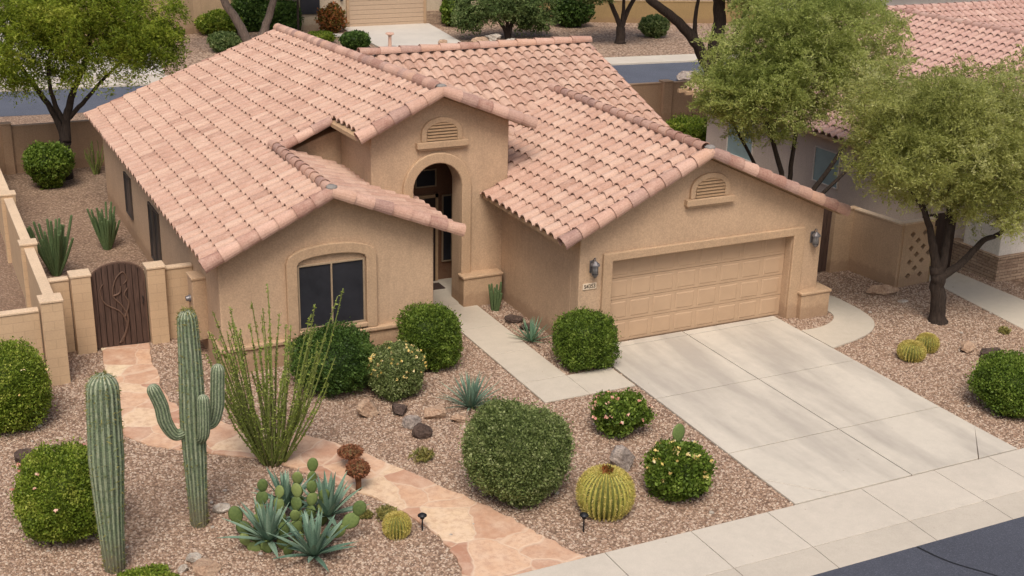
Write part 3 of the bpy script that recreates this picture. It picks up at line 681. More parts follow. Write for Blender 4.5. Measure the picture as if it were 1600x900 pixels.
# meter cabinet on the side wall
mb_ = MB(); mb_.box(-8.42, 2.95, .35, -8.12, 3.42, 1.72); mb_.box(-8.44, 2.93, 1.72, -8.12, 3.44, 1.78); mc = mb_.build('meter_cabinet', 'trim', house, bevel=.015)
mm = MB(); mm.tube([(-8.42, 3.2, 1.25), (-8.46, 3.2, 1.25)], .08, 14); mm.tube([(-8.46, 3.2, 1.25), (-8.52, 3.2, 1.25)], [.065, .055], 14); mm.build('meter_dial', 'metal', mc)
mp = MB(); mp.tube([(-8.36, 3.3, .36), (-8.36, 3.3, -.02)], .03, 8); mp.tube([(-8.36, 3.12, .36), (-8.36, 3.12, -.02)], .02, 8); mp.build('conduit', 'iron', mc)
# garage front
gx0, gx1, gy = -.80, 5.74, -.20; DH = 2.08; rec = .035
gw = MB()
gw.prism([(gx0, -.05), (-.0, -.05), (-.0, DH), (4.88, DH), (4.88, -.05), (gx1, -.05), (gx1, ZGR+mGR*(XGR-gx1)-.1), (XGP, ZGP-.1), (gx0, ZGL+mGL*(gx0-XGL)-.1)], gy, .16)
gw.prism([(gx0, -.05), (gx1, -.05), (gx1, ZGR+mGR*(XGR-gx1)-.1), (XGP, ZGP-.1), (gx0, ZGL+mGL*(gx0-XGL)-.1)], .161, 6.6)
gw.build('garage_wall', 'stucco', house, bevel=.03)
gt = MB(); gt.prism([(-.24, .0), (0, 0), (0, DH), (4.88, DH), (4.88, 0), (5.2, 0), (5.2, DH+.2), (-.24, DH+.2)], gy-.07, gy+.01); gt.build('door_trim', 'trim', house, bevel=.025)
gd = MB(); gd.box(.0, .07, .0, 4.88, .155, DH)
rows, cols_ = 4, 8
for r_ in range(rows):
    z0 = .035+r_*(DH-.04)/rows; z1 = z0+(DH-.04)/rows
    gd.box(.002, .045, z0, 4.878, .0699, z1-.012)
    for c_ in range(cols_):
        a = .03+c_*4.82/cols_; b = a+4.82/cols_; m = .055
        # raised panel with bevelled edge
        i = len(gd.v); o1 = (a+m, z0+m, b-m, z1-m-.012); o2 = (a+m+.025, z0+m+.025, b-m-.025, z1-m-.037)
        for (q, yy) in ((o1, .0445), (o2, .034)):
            gd.v += [(q[0], yy, q[1]), (q[2], yy, q[1]), (q[2], yy, q[3]), (q[0], yy, q[3])]
        gd.f.append((i+4, i+5, i+6, i+7)); gd.t.append(.5)
        for k in range(4): gd.f.append((i+k, i+(k+1) % 4, i+4+(k+1) % 4, i+4+k)); gd.t.append(.5)
        # groove frame round the panel
        j = len(gd.v); o0 = (a+m-.02, z0+m-.02, b-m+.02, z1-m+.008)
        for (q, yy) in ((o0, .0448), (o1, .052)):
            gd.v += [(q[0], yy-.002 if yy < .05 else .0448, q[1]), (q[2], yy-.002 if yy < .05 else .0448, q[1]), (q[2], yy-.002 if yy < .05 else .0448, q[3]), (q[0], yy-.002 if yy < .05 else .0448, q[3])]
        for k in range(4): gd.f.append((j+k, j+(k+1) % 4, j+4+(k+1) % 4, j+4+k)); gd.t.append(.5)
gd.build('garage_door', 'door', house)
sb_ = MB(); sb_.box(5.16, gy-.22, -.03, 6.0, gy+.6, .60); sb_.box(5.13, gy-.25, .60, 6.03, gy+.62, .68); sb_.build('pier_base', 'trim', house, bevel=.03)
def vent(cx, zb, hw, ht_, y, sw):
    """arched louvre with trim and sill; zb = top of sill"""
    t_ = MB(); n = 12; r_o = hw+.13
    ho = [(cx+r_o*math.cos(R(180-180*k/n)), zb+ht_*.45+(ht_*.55+.12)*math.sin(R(180*k/n))) for k in range(n+1)]
    hi = [(cx+hw*math.cos(R(180-180*k/n)), zb+ht_*.45+(ht_*.55)*math.sin(R(180*k/n))) for k in range(n+1)]
    t_.prism([(cx-r_o, zb), (cx-hw, zb)]+hi+[(cx+hw, zb), (cx+r_o, zb)]+ho[::-1], y-.07, y+.01)
    f = t_.build('gable_vent', 'trim', house, bevel=.015)
    s_ = MB(); s_.box(cx-sw, y-.13, zb-.15, cx+sw, y+.01, zb-.002); s_.box(cx-sw+.05, y-.09, zb-.20, cx+sw-.05, y+.01, zb-.15); s_.build('sill', 'trim', f, bevel=.015)
    l_ = MB(); m = 6
    l_.prism([(cx-hw, zb)]+hi+[(cx+hw, zb)], y-.012, y-.004)
    for k in range(m):
        z = zb+.01+(k+.15)*ht_/m; zz = (z-zb-ht_*.45)/(ht_*.55); w_ = hw*(math.sqrt(max(0, 1-zz*zz)) if zz > 0 else 1)-.01
        if w_ > .03: l_.box(cx-w_, y-.075, z, cx+w_, y-.055, z+.03); l_.quad((cx-w_, y-.014, z+.06), (cx+w_, y-.014, z+.06), (cx+w_, y-.056, z+.028), (cx-w_, y-.056, z+.028))
    l_.build('louvre', 'soffit', f)
vent(2.42, 3.28, .39, .44, gy, .64); vent(-2.39, 4.10, .38, .43, tf, .64)
def lamp(x, y, z, s=1, dirx=0, diry=-1):
    bp = MB(); bp.box(-.06, -.02, -.14, .06, .01, .14) ; b = bp.build('wall_lamp', 'metal', house, (x, y, z), bevel=.01, rot=math.atan2(dirx, -diry))
    a = MB(); a.tube(smooth_path([(0, -.02, .06), (0, -.08, .20), (0, -.14, .22), (0, -.14, .12)], 3), .012, 6)
    a.lathe([(.0, .17), (.03, .16), (.10, .09), (.105, .06), (.075, .05)], (0, -.14, 0), 12); a.lathe([(.075, -.13), (.06, -.17), (.03, -.21), (0, -.23)], (0, -.14, 0), 12)
    for k in range(6): c = math.cos(k*math.pi/3); s2 = math.sin(k*math.pi/3); a.tube([(.07*c, -.14+.07*s2, .06), (.075*c, -.14+.075*s2, -.13)], .007, 4)
    a.build('lantern', 'metal', b, smooth=False); l = MB(); l.lathe([(.06, .055), (.064, -.12), (0, -.125)], (0, -.14, 0), 12); l.build('lamp_glass', 'lens', b, smooth=True)
lamp(-.50, gy-.01, 2.02); lamp(5.45, gy-.01, 1.98)
# house number
sg = MB(); sg.box(-.71, gy-.022, 1.50, -.37, gy, 1.64); sgo = sg.build('house_number', 'sign', house, bevel=.004)
fc = bpy.data.curves.new('digits', 'FONT'); fc.body = '54353'; fc.size = .125; fc.extrude = .003; fc.align_x = 'CENTER'; fc.align_y = 'CENTER'; fc.space_character = .92
tmp = bpy.data.objects.new('digits_tmp', fc); COL.objects.link(tmp); bpy.context.view_layer.update()
me = bpy.data.meshes.new_from_object(tmp.evaluated_get(bpy.context.evaluated_depsgraph_get())); bpy.data.objects.remove(tmp)
me.name = 'digits'; dg = link('digits', me, 'ink', sgo, (-.54, gy-.026, 1.57)); dg.rotation_euler = (R(90), 0, 0)
mtt = MB(); mtt.box(-.35, -.22, 0, .35, .22, .018); tag(mtt.build('doormat', 'mat', None, (-2.15, 4.98, .029), bevel=.006), 'dark doormat on the porch floor before the front door', 'doormat')

# ------------------------------------------------------------------ fences and gates
def wallrun(name, label, segs, h, mat='fence', th=.16, capm='cap', piers=(), group=None, pier_h=None):
    t = thing(name, label, 'wall', (segs[0][0][0], segs[0][0][1], 0), group=group); ox, oy = segs[0][0]
    bo = MB(); cpb = MB()
    for (a, b) in segs:
        a_ = Vector((a[0]-ox, a[1]-oy)); b_ = Vector((b[0]-ox, b[1]-oy)); d = (b_-a_).normalized(); n = Vector((-d.y, d.x))
        for (m, t_, z0, z1) in ((bo, th/2, -.03, h-.05), (cpb, th/2+.02, h-.05, h)):
            q = [a_+n*t_, a_-n*t_, b_-n*t_, b_+n*t_]; m.prism([(v.x, v.y) for v in q], z0, z1, 'z')
    bo.build('panel', mat, t, bevel=.01); cpb.build('coping', capm, t, bevel=.012)
    for (x, y, s, ph) in piers:
        pm = MB(); pm.box(-s/2, -s/2, -.03, s/2, s/2, ph-.05); po = pm.build('pier', mat, t, (x-ox, y-oy, 0), bevel=.012)
        pc = MB(); pc.box(-s/2-.02, -s/2-.02, ph-.05, s/2+.02, s/2+.02, ph); pc.build('pier_cap', capm, po, bevel=.012)
    return t
FX = -11.28
wallrun('boundary_wall', 'long tan block wall running back along the left side yard', [((FX, 2.95), (FX, 6.5)), ((FX, 6.85), (FX, 10.9)), ((FX, 11.25), (FX, 15.2)), ((FX, 15.55), (FX, 19.9))], 1.74, 'block', .18, piers=[(FX-.02, 2.72, .42, 1.84), (FX, 6.67, .36, 1.84), (FX, 11.07, .36, 1.84), (FX, 15.37, .36, 1.84)])
wallrun('side_wall', 'low tan block wall joining the corner pier at the left edge of the photo', [((FX-.26, 2.78), (-22, 2.78))], 1.62, 'block', .18)
wallrun('gate_wall', 'tan block wall with two square piers either side of the arched wooden gate', [((FX+.1, 4.3), (-10.75, 4.3)), ((-8.76, 4.22), (-8.14, 4.22))], 1.68, 'block', .16, piers=[(-10.53, 4.16, .40, 1.80), (-8.97, 4.12, .38, 1.80)])
gt_ = thing('wooden_gate', 'weathered brown plank gate with arched top and curling iron tendrils', 'gate', (-9.77, 4.12, 0))
W2 = .565; pl = MB(); nb = 9
for k in range(nb):
    a = -W2+2*W2*k/nb; b = -W2+2*W2*(k+1)/nb; ha = 1.60+.33*math.sqrt(max(0, 1-(a/W2*.98)**2)); hb_ = 1.60+.33*math.sqrt(max(0, 1-(b/W2*.98)**2))
    dy = random.uniform(-.004, .004); pl.prism([(a+.007, .02), (b-.007, .02), (b-.007, hb_), (a+.007, ha)], -.02+dy, .02+dy)
pl.build('planks', 'gate', gt_, bevel=.004)
bk = MB(); bk.prism([(-W2+.02, .04), (W2-.02, .04)]+[(W2*.96*math.cos(R(a)), 1.58+.32*math.sin(R(a))) for a in range(0, 181, 15)], .024, .04); bk.build('gap_shade_sheet', 'dark', gt_)  # dark sheet added behind the planks so their gaps read as shaded
gi = MB(); arcp = [(W2*math.cos(R(a)), -.0, 1.60+.34*math.sin(R(a))) for a in range(180, -1, -12)]
gi.tube([(-W2, 0, .02)]+arcp+[(W2, 0, .02)], .02, 6); gi.build('iron_frame', 'iron', gt_)
tn = MB()
for pts in ([(-.05, 0, .1), (.12, 0, .45), (.02, 0, .8), (-.3, 0, 1.05), (-.38, 0, 1.35), (-.3, 0, 1.5)], [(.0, 0, .12), (.16, 0, .6), (.05, 0, .95), (-.12, 0, 1.2), (-.05, 0, 1.55), (.12, 0, 1.72), (.2, 0, 1.55), (.12, 0, 1.45)], [(.1, 0, .7), (.2, 0, 1.0), (.12, 0, 1.2), (.2, 0, 1.35)], [(-.12, 0, 1.2), (.02, 0, 1.25), (.06, 0, 1.4)]):
    s = smooth_path([(a, -.03, c) for a, b, c in pts], 5); tn.tube(s, [.024-.012*i/len(s) for i in range(len(s))], 6)
tn.build('iron_tendril', 'iron', gt_)
gh = MB(); gh.tube([(.50, -.03, .95), (.50, -.08, .97), (.50, -.08, 1.1), (.50, -.03, 1.12)], .01, 6); gh.build('latch', 'black', gt_)
wallrun('back_wall', 'tan stucco wall along the back road behind the house', [((-30, 20.9), (FX-.2, 20.3)), ((FX+.0, 20.3), (-2, 20.2)), ((-2, 20.2), (9, 20.0)), ((9, 20.0), (13.8, 19.6)), ((14.15, 19.55), (18, 19.2)), ((18, 19.2), (40, 18.6))], 1.55, 'fence2', .16, 'fence2', piers=[(13.98, 19.55, .4, 1.62), (-10.45, 20.25, .3, 1.66), (2, 20.15, .36, 1.62)])
wallrun('gate_return_wall', 'tan stucco wall right of the dark side gate, beside the garage', [((5.8, 2.25), (7.0, 2.25)), ((8.05, 2.12), (8.78, 2.12))], 1.74, 'fence', .16, 'fence')
wallrun('courtyard_wall', 'tan stucco yard wall between the side gate and the lattice screen', [((8.72, 2.2), (8.93, .46))], 1.72, 'fence', .16, 'cap')
g2 = thing('side_gate', 'narrow dark brown plank gate behind the right end of the garage', 'gate', (7.52, 2.2, 0))
q = MB()
for k in range(7): a = -.52+k*1.04/7; q.prism([(a+.004, .03), (a+.144, .03), (a+.144, 1.70+.1*math.sin(math.pi*(k+1)/7)), (a+.004, 1.70+.1*math.sin(math.pi*k/7))], -.02, .02)
q.build('planks', 'gate', g2, bevel=.004)
for zz in (.3, 1.3): q = MB(); q.box(-.52, .021, zz, .52, .05, zz+.12); q.build('brace', 'gate', g2)
# lattice screen: wall slab pierced by diamond holes
lt_ = thing('lattice_screen', 'tan stucco screen pierced with diamond holes at the end of the yard wall', 'wall', (8.93, .50, 0), R(3))
cells = MB(); LW, LH, s = 1.05, 1.68, .15
nx, nz = 5, 9
pts = {}
def hole(i, j): return 1 <= j <= 7 and 1 <= i <= 4 and (i+j) % 2 == 0 and not (i == 4 and j in (2, 6))
for i in range(nx):
    for j in range(nz):
        a, b = i*LW/nx, (i+1)*LW/nx; c, d = j*LH/nz, (j+1)*LH/nz; mx, mz = (a+b)/2, (c+d)/2
        if hole(i, j):
            hx, hz = (b-a)*.62, (d-c)*.62; hp = [(mx, mz-hz*.72), (mx+hx*.72, mz), (mx, mz+hz*.72), (mx-hx*.72, mz)]
            hp = [(max(a, min(b, u)), max(c, min(d, v))) for u, v in hp]
            cs = [(a, c), (b, c), (b, d), (a, d)]
            for k in range(4):
                A, B = cs[k], cs[(k+1) % 4]; P1 = hp[k]; P2 = hp[(k+1) % 4]
                order = [A, B, P2, P1] if k % 1 == 0 else None
                # corner A belongs to side k; use diamond vertices facing the sides
                cells.prism([A, B, hp[k]], -.07, .07)
                cells.prism([B, hp[(k+1) % 4], hp[k]], -.07, .07)
        else: cells.prism([(a, c), (b, c), (b, d), (a, d)], -.07, .07)
cells.build('panel', 'fence', lt_); q = MB(); q.box(-.03, -.09, LH, LW+.02, .09, LH+.06); q.build('coping', 'cap', lt_, bevel=.012)
q = MB(); q.box(LW-.0, -.05, 0, LW+.09, .05, 1.5); q.build('post', 'ochre', lt_, bevel=.005)

# ------------------------------------------------------------------ neighbouring houses
nh = thing('neighbour_house', 'pale stucco house with pink tile roof behind the trees on the right', 'house', (11.9, 0, 0))
NX = 11.95-11.9
q = MB(); q.box(0, 1.1, -.03, 12, 13.6, 2.45); q.build('wall', 'grey', nh, bevel=.02)
q = MB(); q.box(-.2, -.15, .66, 9, 1.1, 2.6); q.build('wall', 'white', nh, bevel=.02)
q = MB(); q.box(-.27, -.24, -.03, 9.0, 1.5, .62); q.box(-.30, -.27, .62, 9.0, 1.5, .70); q.build('stone_base', 'stone', nh, bevel=.015)
q = MB(); q.box(-.27, 1.5, -.03, -.0, 3.5, .2); q.build('stone_step', 'stone', nh, bevel=.015)
window('window', 10.85, .56, 12.3, 2.05, 0, nh, axis='x', gm='glass2', fm='white'); window('window', 6.5, .75, 7.7, 1.85, 0, nh, axis='x', gm='glass2', fm='white')
q = MB(); q.box(-.08, 10.7, .40, 0, 12.45, .56); q.build('window_sill', 'trim', nh, bevel=.01)
nrf = MB(); mN = .42
def fN(a, b): return (-.55+b, -.8+a, 2.42+mN*b)
tiles(nrf, fN, 0, 15.2, 0, 6.6, None, tw=.3)
def fN2(a, b): return (6.2+a, 12.3-6+b, 2.42+.45*b)
tiles(nrf, fN2, 0, 12, .2, 6.0, None, tw=.3)
def fN3(a, b): return (12.7-b, -.8+a, 2.42+mN*b)
tiles(nrf, fN3, 0, 15.2, 0, 6.6, None, tw=.6, K=4)
no = nrf.build('roof', 'tile2', nh)
for aa, bb in (((6.05, -.8, 5.22), (6.05, 11.5, 5.22)), ((5.6, 12.3, 5.14), (18.2, 12.3, 5.14))): q = MB(); caps(q, aa, bb, .12); q.build('ridge_cap', 'tile2', no)
q = MB(); deck(q, [(-.53, -.8, 2.41), (6.05, -.8, 5.19), (6.05, 14.4, 5.19), (-.53, 14.4, 2.41)]); deck(q, [(12.6, -.8, 2.41), (6.05, -.8, 5.19), (6.05, 14.4, 5.19), (12.6, 14.4, 2.41)])
deck(q, [(6.2, 6.4, 2.46), (18.2, 6.4, 2.46), (18.2, 12.3, 5.1), (6.2, 12.3, 5.1)]); deck(q, [(6.2, 12.3, 5.1), (18.2, 12.3, 5.1), (18.2, 17, 3), (6.2, 17, 3)]); q.build('fascia', 'soffit', no)
q = MB(); q.prism([(0, 2.4), (12.0, 2.4), (6.05, 4.9)], -.2, 13.5); q.build('gable_wall', 'white', nh)
for k in range(3): q = MB(); q.box(-.95, 14.05-.45*k, 2.36, .3, 14.15-.45*k, 2.48); q.build('rafter_tail', 'soffit', no)
g3 = thing('neighbour_gate', 'dark timber gate in the shade behind the forked tree trunk', 'gate', (10.62, 1.1, 0), R(-4))
q = MB()
for k in range(8): q.box(-.45+k*.14, -.02, .02, -.315+k*.14, .02, 1.62)
q.build('planks', 'dark', g3, bevel=.004)
for zz in (.3, 1.2): q = MB(); q.box(-.45, .021, zz, .67, .05, zz+.1); q.build('brace', 'dark', g3)

fh = thing('far_house', 'tan house with a wide garage door across the back road', 'house', (0, 46.3, 0))
q = MB(); q.box(7.3, .02, -.03, 20, 10, 3.0); q.build('wall', 'beige', fh, bevel=.02)
for aa, bb, cc in ((9.1, 9.94, .95), (14.76, 15.7, .8)): q = MB(); q.box(aa, -.06, -.03, bb, .05, cc); q.build('stone_base', 'stone', fh, bevel=.01)
q = MB(); q.box(9.95, -.1, 0, 10.1, .03, 2.5); q.box(14.6, -.1, 0, 14.75, .03, 2.5); q.box(9.95, -.1, 2.5, 14.75, .03, 2.7); q.build('door_trim', 'trim', fh, bevel=.01)
q = MB()
for r_ in range(10): q.box(10.1, -.03, .01+r_*.25, 14.6, .03, .245+r_*.25)
q.build('garage_door', 'door2', fh, bevel=.008)
q = MB(); q.box(15.75, -.05, 0, 16.7, .03, 2.1); q.build('front_door', 'dark', fh)
q = MB(); q.box(7.3, -.05, .9, 8.4, .03, 2.0); q.build('window', 'glass', fh)
q = MB(); q.box(9.6, -.12, 1.55, 9.72, .03, 1.85); q.build('wall_lamp', 'black', fh)
q = MB(); tiles(q, lambda a, b: (4.5+a, -.6+b, 2.95+.4*b), 0, 16, 0, 5, None, tw=.32, K=4); tiles(q, lambda a, b: (4.5+a, 10.6-b, 2.75+.4*b), 0, 16, 0, 5.6, None, tw=.32, K=4); q.build('roof', 'tile', fh)
wallrun('far_left_wall', 'tan garden wall across the road behind the twin leaning trunks', [((-6, 43.2), (1.6, 47.2)), ((1.6, 47.2), (7.35, 48.6))], 2.1, 'fence', .2, 'fence')
wallrun('far_right_wall', 'ochre garden wall across the road at the top of the photo', [((20.5, 46.4), (26.3, 43.6)), ((26.3, 43.6), (44, 37.5))], 1.3, 'ochre', .2, 'ochre')
f2 = thing('far_right_house', 'white-walled house glimpsed above the pink roof', 'house', (38, 31, 0))
q = MB(); q.box(-4, 0, 0, 8, 8, 3.2); q.build('wall', 'white', f2); q = MB(); q.box(-3, -.04, 0, -1.6, .02, 2.1); q.build('front_door', 'dark', f2); q = MB(); q.box(1, -.04, .8, 2.6, .02, 2.0); q.build('window', 'glass', f2)
q = MB(); q.prism([(-.7, 3.1), (8.7, 3.1), (4, 5.2)], -4.6, 8.6, 'x'); q.build('roof', 'tile', f2)

# ------------------------------------------------------------------ shrubs
GH = 'rounded clipped shrubs in the front yard'
bush('clipped_shrub', 'bright green clipped boxy shrub at the right corner of the window wing', 'shrub', -4.01, .43, .62, 1.38, 'L_box', 24000, .036, 2.9, .07, GH)
bush('clipped_shrub', 'bright green clipped boxy shrub at the left corner of the garage', 'shrub', -.90, -.76, .62, 1.18, 'L_box', 22000, .036, 3.1, .07, GH)
bush('clipped_shrub', 'dark green shrub under the front window behind the ocotillo', 'shrub', -6.2, .25, .88, 1.22, 'L_dark', 24000, .040, 2.4, .09, GH)
bush('flowering_shrub', 'rounded shrub with scattered peach blossoms between the window shrub and boxy shrub', 'shrub', -5.19, -.62, .57, 1.12, 'L_olive', 15000, .036, 2.3, .07, None, ('flower2', 70, .045))
bush('rounded_shrub', 'largest round olive green shrub in the middle of the gravel yard', 'shrub', -4.77, -5.3, .89, 1.68, 'L_olive', 46000, .036, 2.5, .07, GH, clump=.2)
bush('clipped_shrub', 'bright green shrub cut by the left edge below the block wall', 'shrub', -12.45, 1.0, .80, 1.58, 'L_yel', 28000, .036, 2.6, .05, GH, ('flower2', 16, .045))
bush('flowering_shrub', 'yellow-green round shrub with pink flowers behind the tall cactus column', 'shrub', -12.0, -3.55, .74, 1.46, 'L_yel', 30000, .036, 2.4, .06, None, ('flower', 16, .05))
bush('rose_bush', 'small leafy bush with coral pink roses beside the front walk', 'bush', -1.89, -3.95, .53, .84, 'L_box', 7000, .055, 2.1, .16, 'rose bushes by the driveway', ('flower', 26, .06), loose=.2, core=.66)
bush('rose_bush', 'leafy bush with pale yellow roses and a cactus pad above, by the driveway edge', 'bush', -2.17, -6.42, .55, .93, 'L_box', 9000, .055, 2.2, .12, 'rose bushes by the driveway', ('flower2', 34, .055), loose=.16, core=.7)
bush('clipped_shrub', 'vase-shaped green shrub by the back wall at the foot of the big left tree', 'shrub', -9.49, 18.1, .74, 1.4, 'L_box', 9000, .07, 2.6, .06, GH, vase=.45)
bush('rounded_shrub', 'green mound shrub on the gravel at the right edge of the photo', 'shrub', 6.08, -6.2, .86, 1.1, 'L_box', 24000, .04, 2.3, .07, GH)
bush('ground_cover', 'low green tuft at the foot of the tall cactus column', 'plant', -11.2, -5.55, .46, .14, 'L_yel', 3000, .04, 2, .15, None, core=0)
# across the road and behind
BG = 'shrubs across the back road'
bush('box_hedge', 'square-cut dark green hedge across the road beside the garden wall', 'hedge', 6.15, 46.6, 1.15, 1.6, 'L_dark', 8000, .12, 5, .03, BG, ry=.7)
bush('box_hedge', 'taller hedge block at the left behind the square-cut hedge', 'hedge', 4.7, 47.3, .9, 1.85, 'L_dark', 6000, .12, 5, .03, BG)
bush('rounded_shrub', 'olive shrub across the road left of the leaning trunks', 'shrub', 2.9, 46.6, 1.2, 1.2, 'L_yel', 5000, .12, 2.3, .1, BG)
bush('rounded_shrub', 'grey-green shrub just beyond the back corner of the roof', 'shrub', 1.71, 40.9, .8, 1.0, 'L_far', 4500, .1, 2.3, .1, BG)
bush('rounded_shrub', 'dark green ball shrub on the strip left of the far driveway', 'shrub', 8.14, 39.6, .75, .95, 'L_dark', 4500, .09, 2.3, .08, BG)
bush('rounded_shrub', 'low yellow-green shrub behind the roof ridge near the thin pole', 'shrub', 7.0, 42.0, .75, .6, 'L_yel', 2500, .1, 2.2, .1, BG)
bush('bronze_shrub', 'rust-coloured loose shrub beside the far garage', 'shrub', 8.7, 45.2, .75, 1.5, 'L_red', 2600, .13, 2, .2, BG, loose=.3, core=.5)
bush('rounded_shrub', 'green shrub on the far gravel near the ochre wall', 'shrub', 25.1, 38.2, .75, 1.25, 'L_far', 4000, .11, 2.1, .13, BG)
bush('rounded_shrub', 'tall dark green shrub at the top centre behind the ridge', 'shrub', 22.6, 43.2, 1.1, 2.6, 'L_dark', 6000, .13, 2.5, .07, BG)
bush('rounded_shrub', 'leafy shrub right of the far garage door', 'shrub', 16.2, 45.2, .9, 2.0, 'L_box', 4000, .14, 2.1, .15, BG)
bush('desert_shrub', 'bright green low shrub by the wall behind the garage roof', 'shrub', 13.3, 16.6, .95, .75, 'L_yel', 6000, .07, 2, .2, None, loose=.25, core=.6)
bush('desert_shrub', 'small grey-green plant beside the dark trunk behind the garage roof', 'shrub', 14.6, 16.0, .7, .35, 'L_olive', 3000, .06, 2, .2, None, loose=.3, core=0)
for (x, y, s, lb) in ((-5.77, -3.5, .22, 'dry straw-coloured tuft on the gravel above the flagstone path'), (-7.12, -5.15, .18, 'small weed between the barrel cactus and the blue agaves'), (-7.42, -5.0, .1, 'tiny green weed left of the small barrel cactus'), (9.1, -3.0, .13, 'small green weed on the gravel by the forked tree')):
    bush('weed_tuft', lb, 'plant', x, y, s, s*1.1, 'straw', 420, .05, 2, .2, 'weeds on the gravel', core=0, loose=.4, aspect=4)

# ------------------------------------------------------------------ trees
def rel(b, pts): return [(x-b[0], y-b[1], z) for x, y, z in pts]
b = (8.16, -1.82, 0)
tree('mesquite_tree', 'forked dark-trunked tree with airy olive crown on the right gravel yard', b,
 [([(0, 0, -.02), (-.08, 0, .6), (-.18, .02, 1.15), (-.26, .05, 1.35)], .20, .15),
  ([(-.20, .03, 1.2), (-.36, .08, 1.8), (-.55, .2, 2.5), (-.95, .3, 3.3), (-1.3, .5, 4.2)], .13, .04),
  ([(-.18, 0, 1.1), (-.08, -.0, 1.8), (.05, .15, 2.5), (.15, .4, 3.4), (.3, .4, 4.6)], .12, .04),
  ([(-.15, -.02, 1.15), (.45, -.05, 1.45), (1.0, -.1, 1.95), (1.5, -.2, 2.2), (2.2, -.3, 3.2)], .115, .035),
  ([(-.5, .2, 2.4), (-1.1, -.2, 2.9), (-1.9, -.5, 3.6)], .06, .025)],
 [((-.4, .1, 4.25), (2.4, 2.0, 1.25), 5), ((1.7, -.2, 3.9), (2.4, 2.0, 1.5), 4), ((.4, 0, 5.2), (2.0, 1.8, .9), 2), ((-2.0, 0, 4.3), (1.2, 1.3, .8), 1.4), ((1.2, -.4, 2.9), (1.8, 1.2, .5), .9), ((-1.3, .3, 5.3), (1.7, 1.5, 1.1), 3), ((2.0, 0, 5.6), (1.8, 1.6, .9), 1.2)],
 1000, 190, .046, 'L_mesq', 'bark', .40, 3.2, .3)
b = (8.0, 4.0, 0)
tree('mesquite_tree', 'many-stemmed green tree between the garage and the pale neighbouring house', b,
 [([(0, 0, -.02), (-.2, -.1, 1.2), (-.55, -.3, 2.4), (-1.2, -.2, 4.0)], .13, .05), ([(.05, 0, -.02), (.3, 0, 1.0), (.9, -.2, 2.0), (1.8, -.4, 3.4)], .12, .045), ([(.02, .1, -.02), (.1, .1, 1.4), (.1, .1, 2.6), (.4, .3, 4.2)], .11, .04),
  ([(-.1, .1, -.02), (-.5, .1, 1.3), (-.9, .2, 2.3), (-1.6, .5, 3.6)], .09, .035), ([(.15, -.1, -.02), (.7, -.3, 1.4), (1.4, -.5, 2.2), (2.4, -.6, 3.2)], .08, .03)],
 [((-.9, .1, 4.9), (2.1, 1.9, 1.65), 5), ((1.2, .2, 5.3), (2.3, 1.9, 1.7), 4.5), ((-2.0, 0, 4.7), (1.1, 1.2, .8), 1.2), ((.2, 0, 6.5), (2.6, 1.6, .9), 2.5)],
 980, 190, .048, 'L_mesq2', 'bark', .40, 3.0, .3)
b = (-8.95, 19.0, 0)
tree('palo_verde_tree', 'big bright green tree at the top left, trunk against the back wall', b,
 [([(0, 0, -.02), (.05, 0, .6), (.12, 0, 1.2)], .24, .2), ([(.12, 0, 1.1), (-.05, .1, 1.9), (-.55, .2, 2.9), (-1.1, .2, 3.8), (-1.7, .2, 4.6)], .13, .04), ([(.15, 0, 1.2), (.25, 0, 2.0), (.55, -.1, 2.9), (1.0, -.2, 3.9), (1.2, -.2, 5.0)], .16, .05),
  ([(.25, 0, 1.9), (.85, -.1, 2.5), (1.5, -.2, 3.2), (2.3, -.3, 3.9)], .09, .03), ([(.2, 0, 1.7), (-.1, -.1, 2.5), (-.2, -.3, 3.5), (.1, -.3, 4.8)], .1, .04)],
 [((-1.2, 0, 4.7), (2.4, 1.9, 1.1), 4), ((1.5, 0, 5.0), (2.5, 2.0, 1.4), 5), ((0, 0, 5.9), (3.2, 2.2, 1.0), 4), ((2.8, -.1, 4.2), (1.35, 1.2, .75), 2), ((.9, -.3, 3.6), (2.0, 1.2, .6), 1), ((-1.5, -.3, 3.6), (1.5, 1.2, .6), 1)],
 900, 125, .062, 'L_verde', 'bark', .46, 3.2, .8)
b = (14.1, 16.0, 0)
tree('dark_tree', 'tall tree with thick dark forked trunk rising behind the garage roof', b,
 [([(0, 0, -.02), (-.1, 0, 1.2), (-.35, 0, 2.4)], .42, .36), ([(-.35, 0, 2.3), (-1.0, .1, 3.4), (-1.9, .2, 4.4), (-3.2, .3, 5.3)], .27, .14), ([(-.3, 0, 2.3), (-.45, 0, 3.4), (-.3, 0, 4.4), (-.5, 0, 5.6)], .32, .2), ([(-1.15, .1, 3.55), (-1.3, .1, 4.3), (-1.2, .1, 5.4)], .11, .06), ([(-.3, 0, 2.6), (.5, .1, 3.8), (1.2, .2, 5.2)], .15, .06)],
 [((-.5, 0, 6.8), (3.6, 2.8, 1.3), 5), ((.7, -.1, 5.6), (1.7, 1.5, .7), 1.2)],
 420, 80, .10, 'L_mesq2', 'bark', .45, 2.2, .3)
b = (22.2, 36.9, .0)
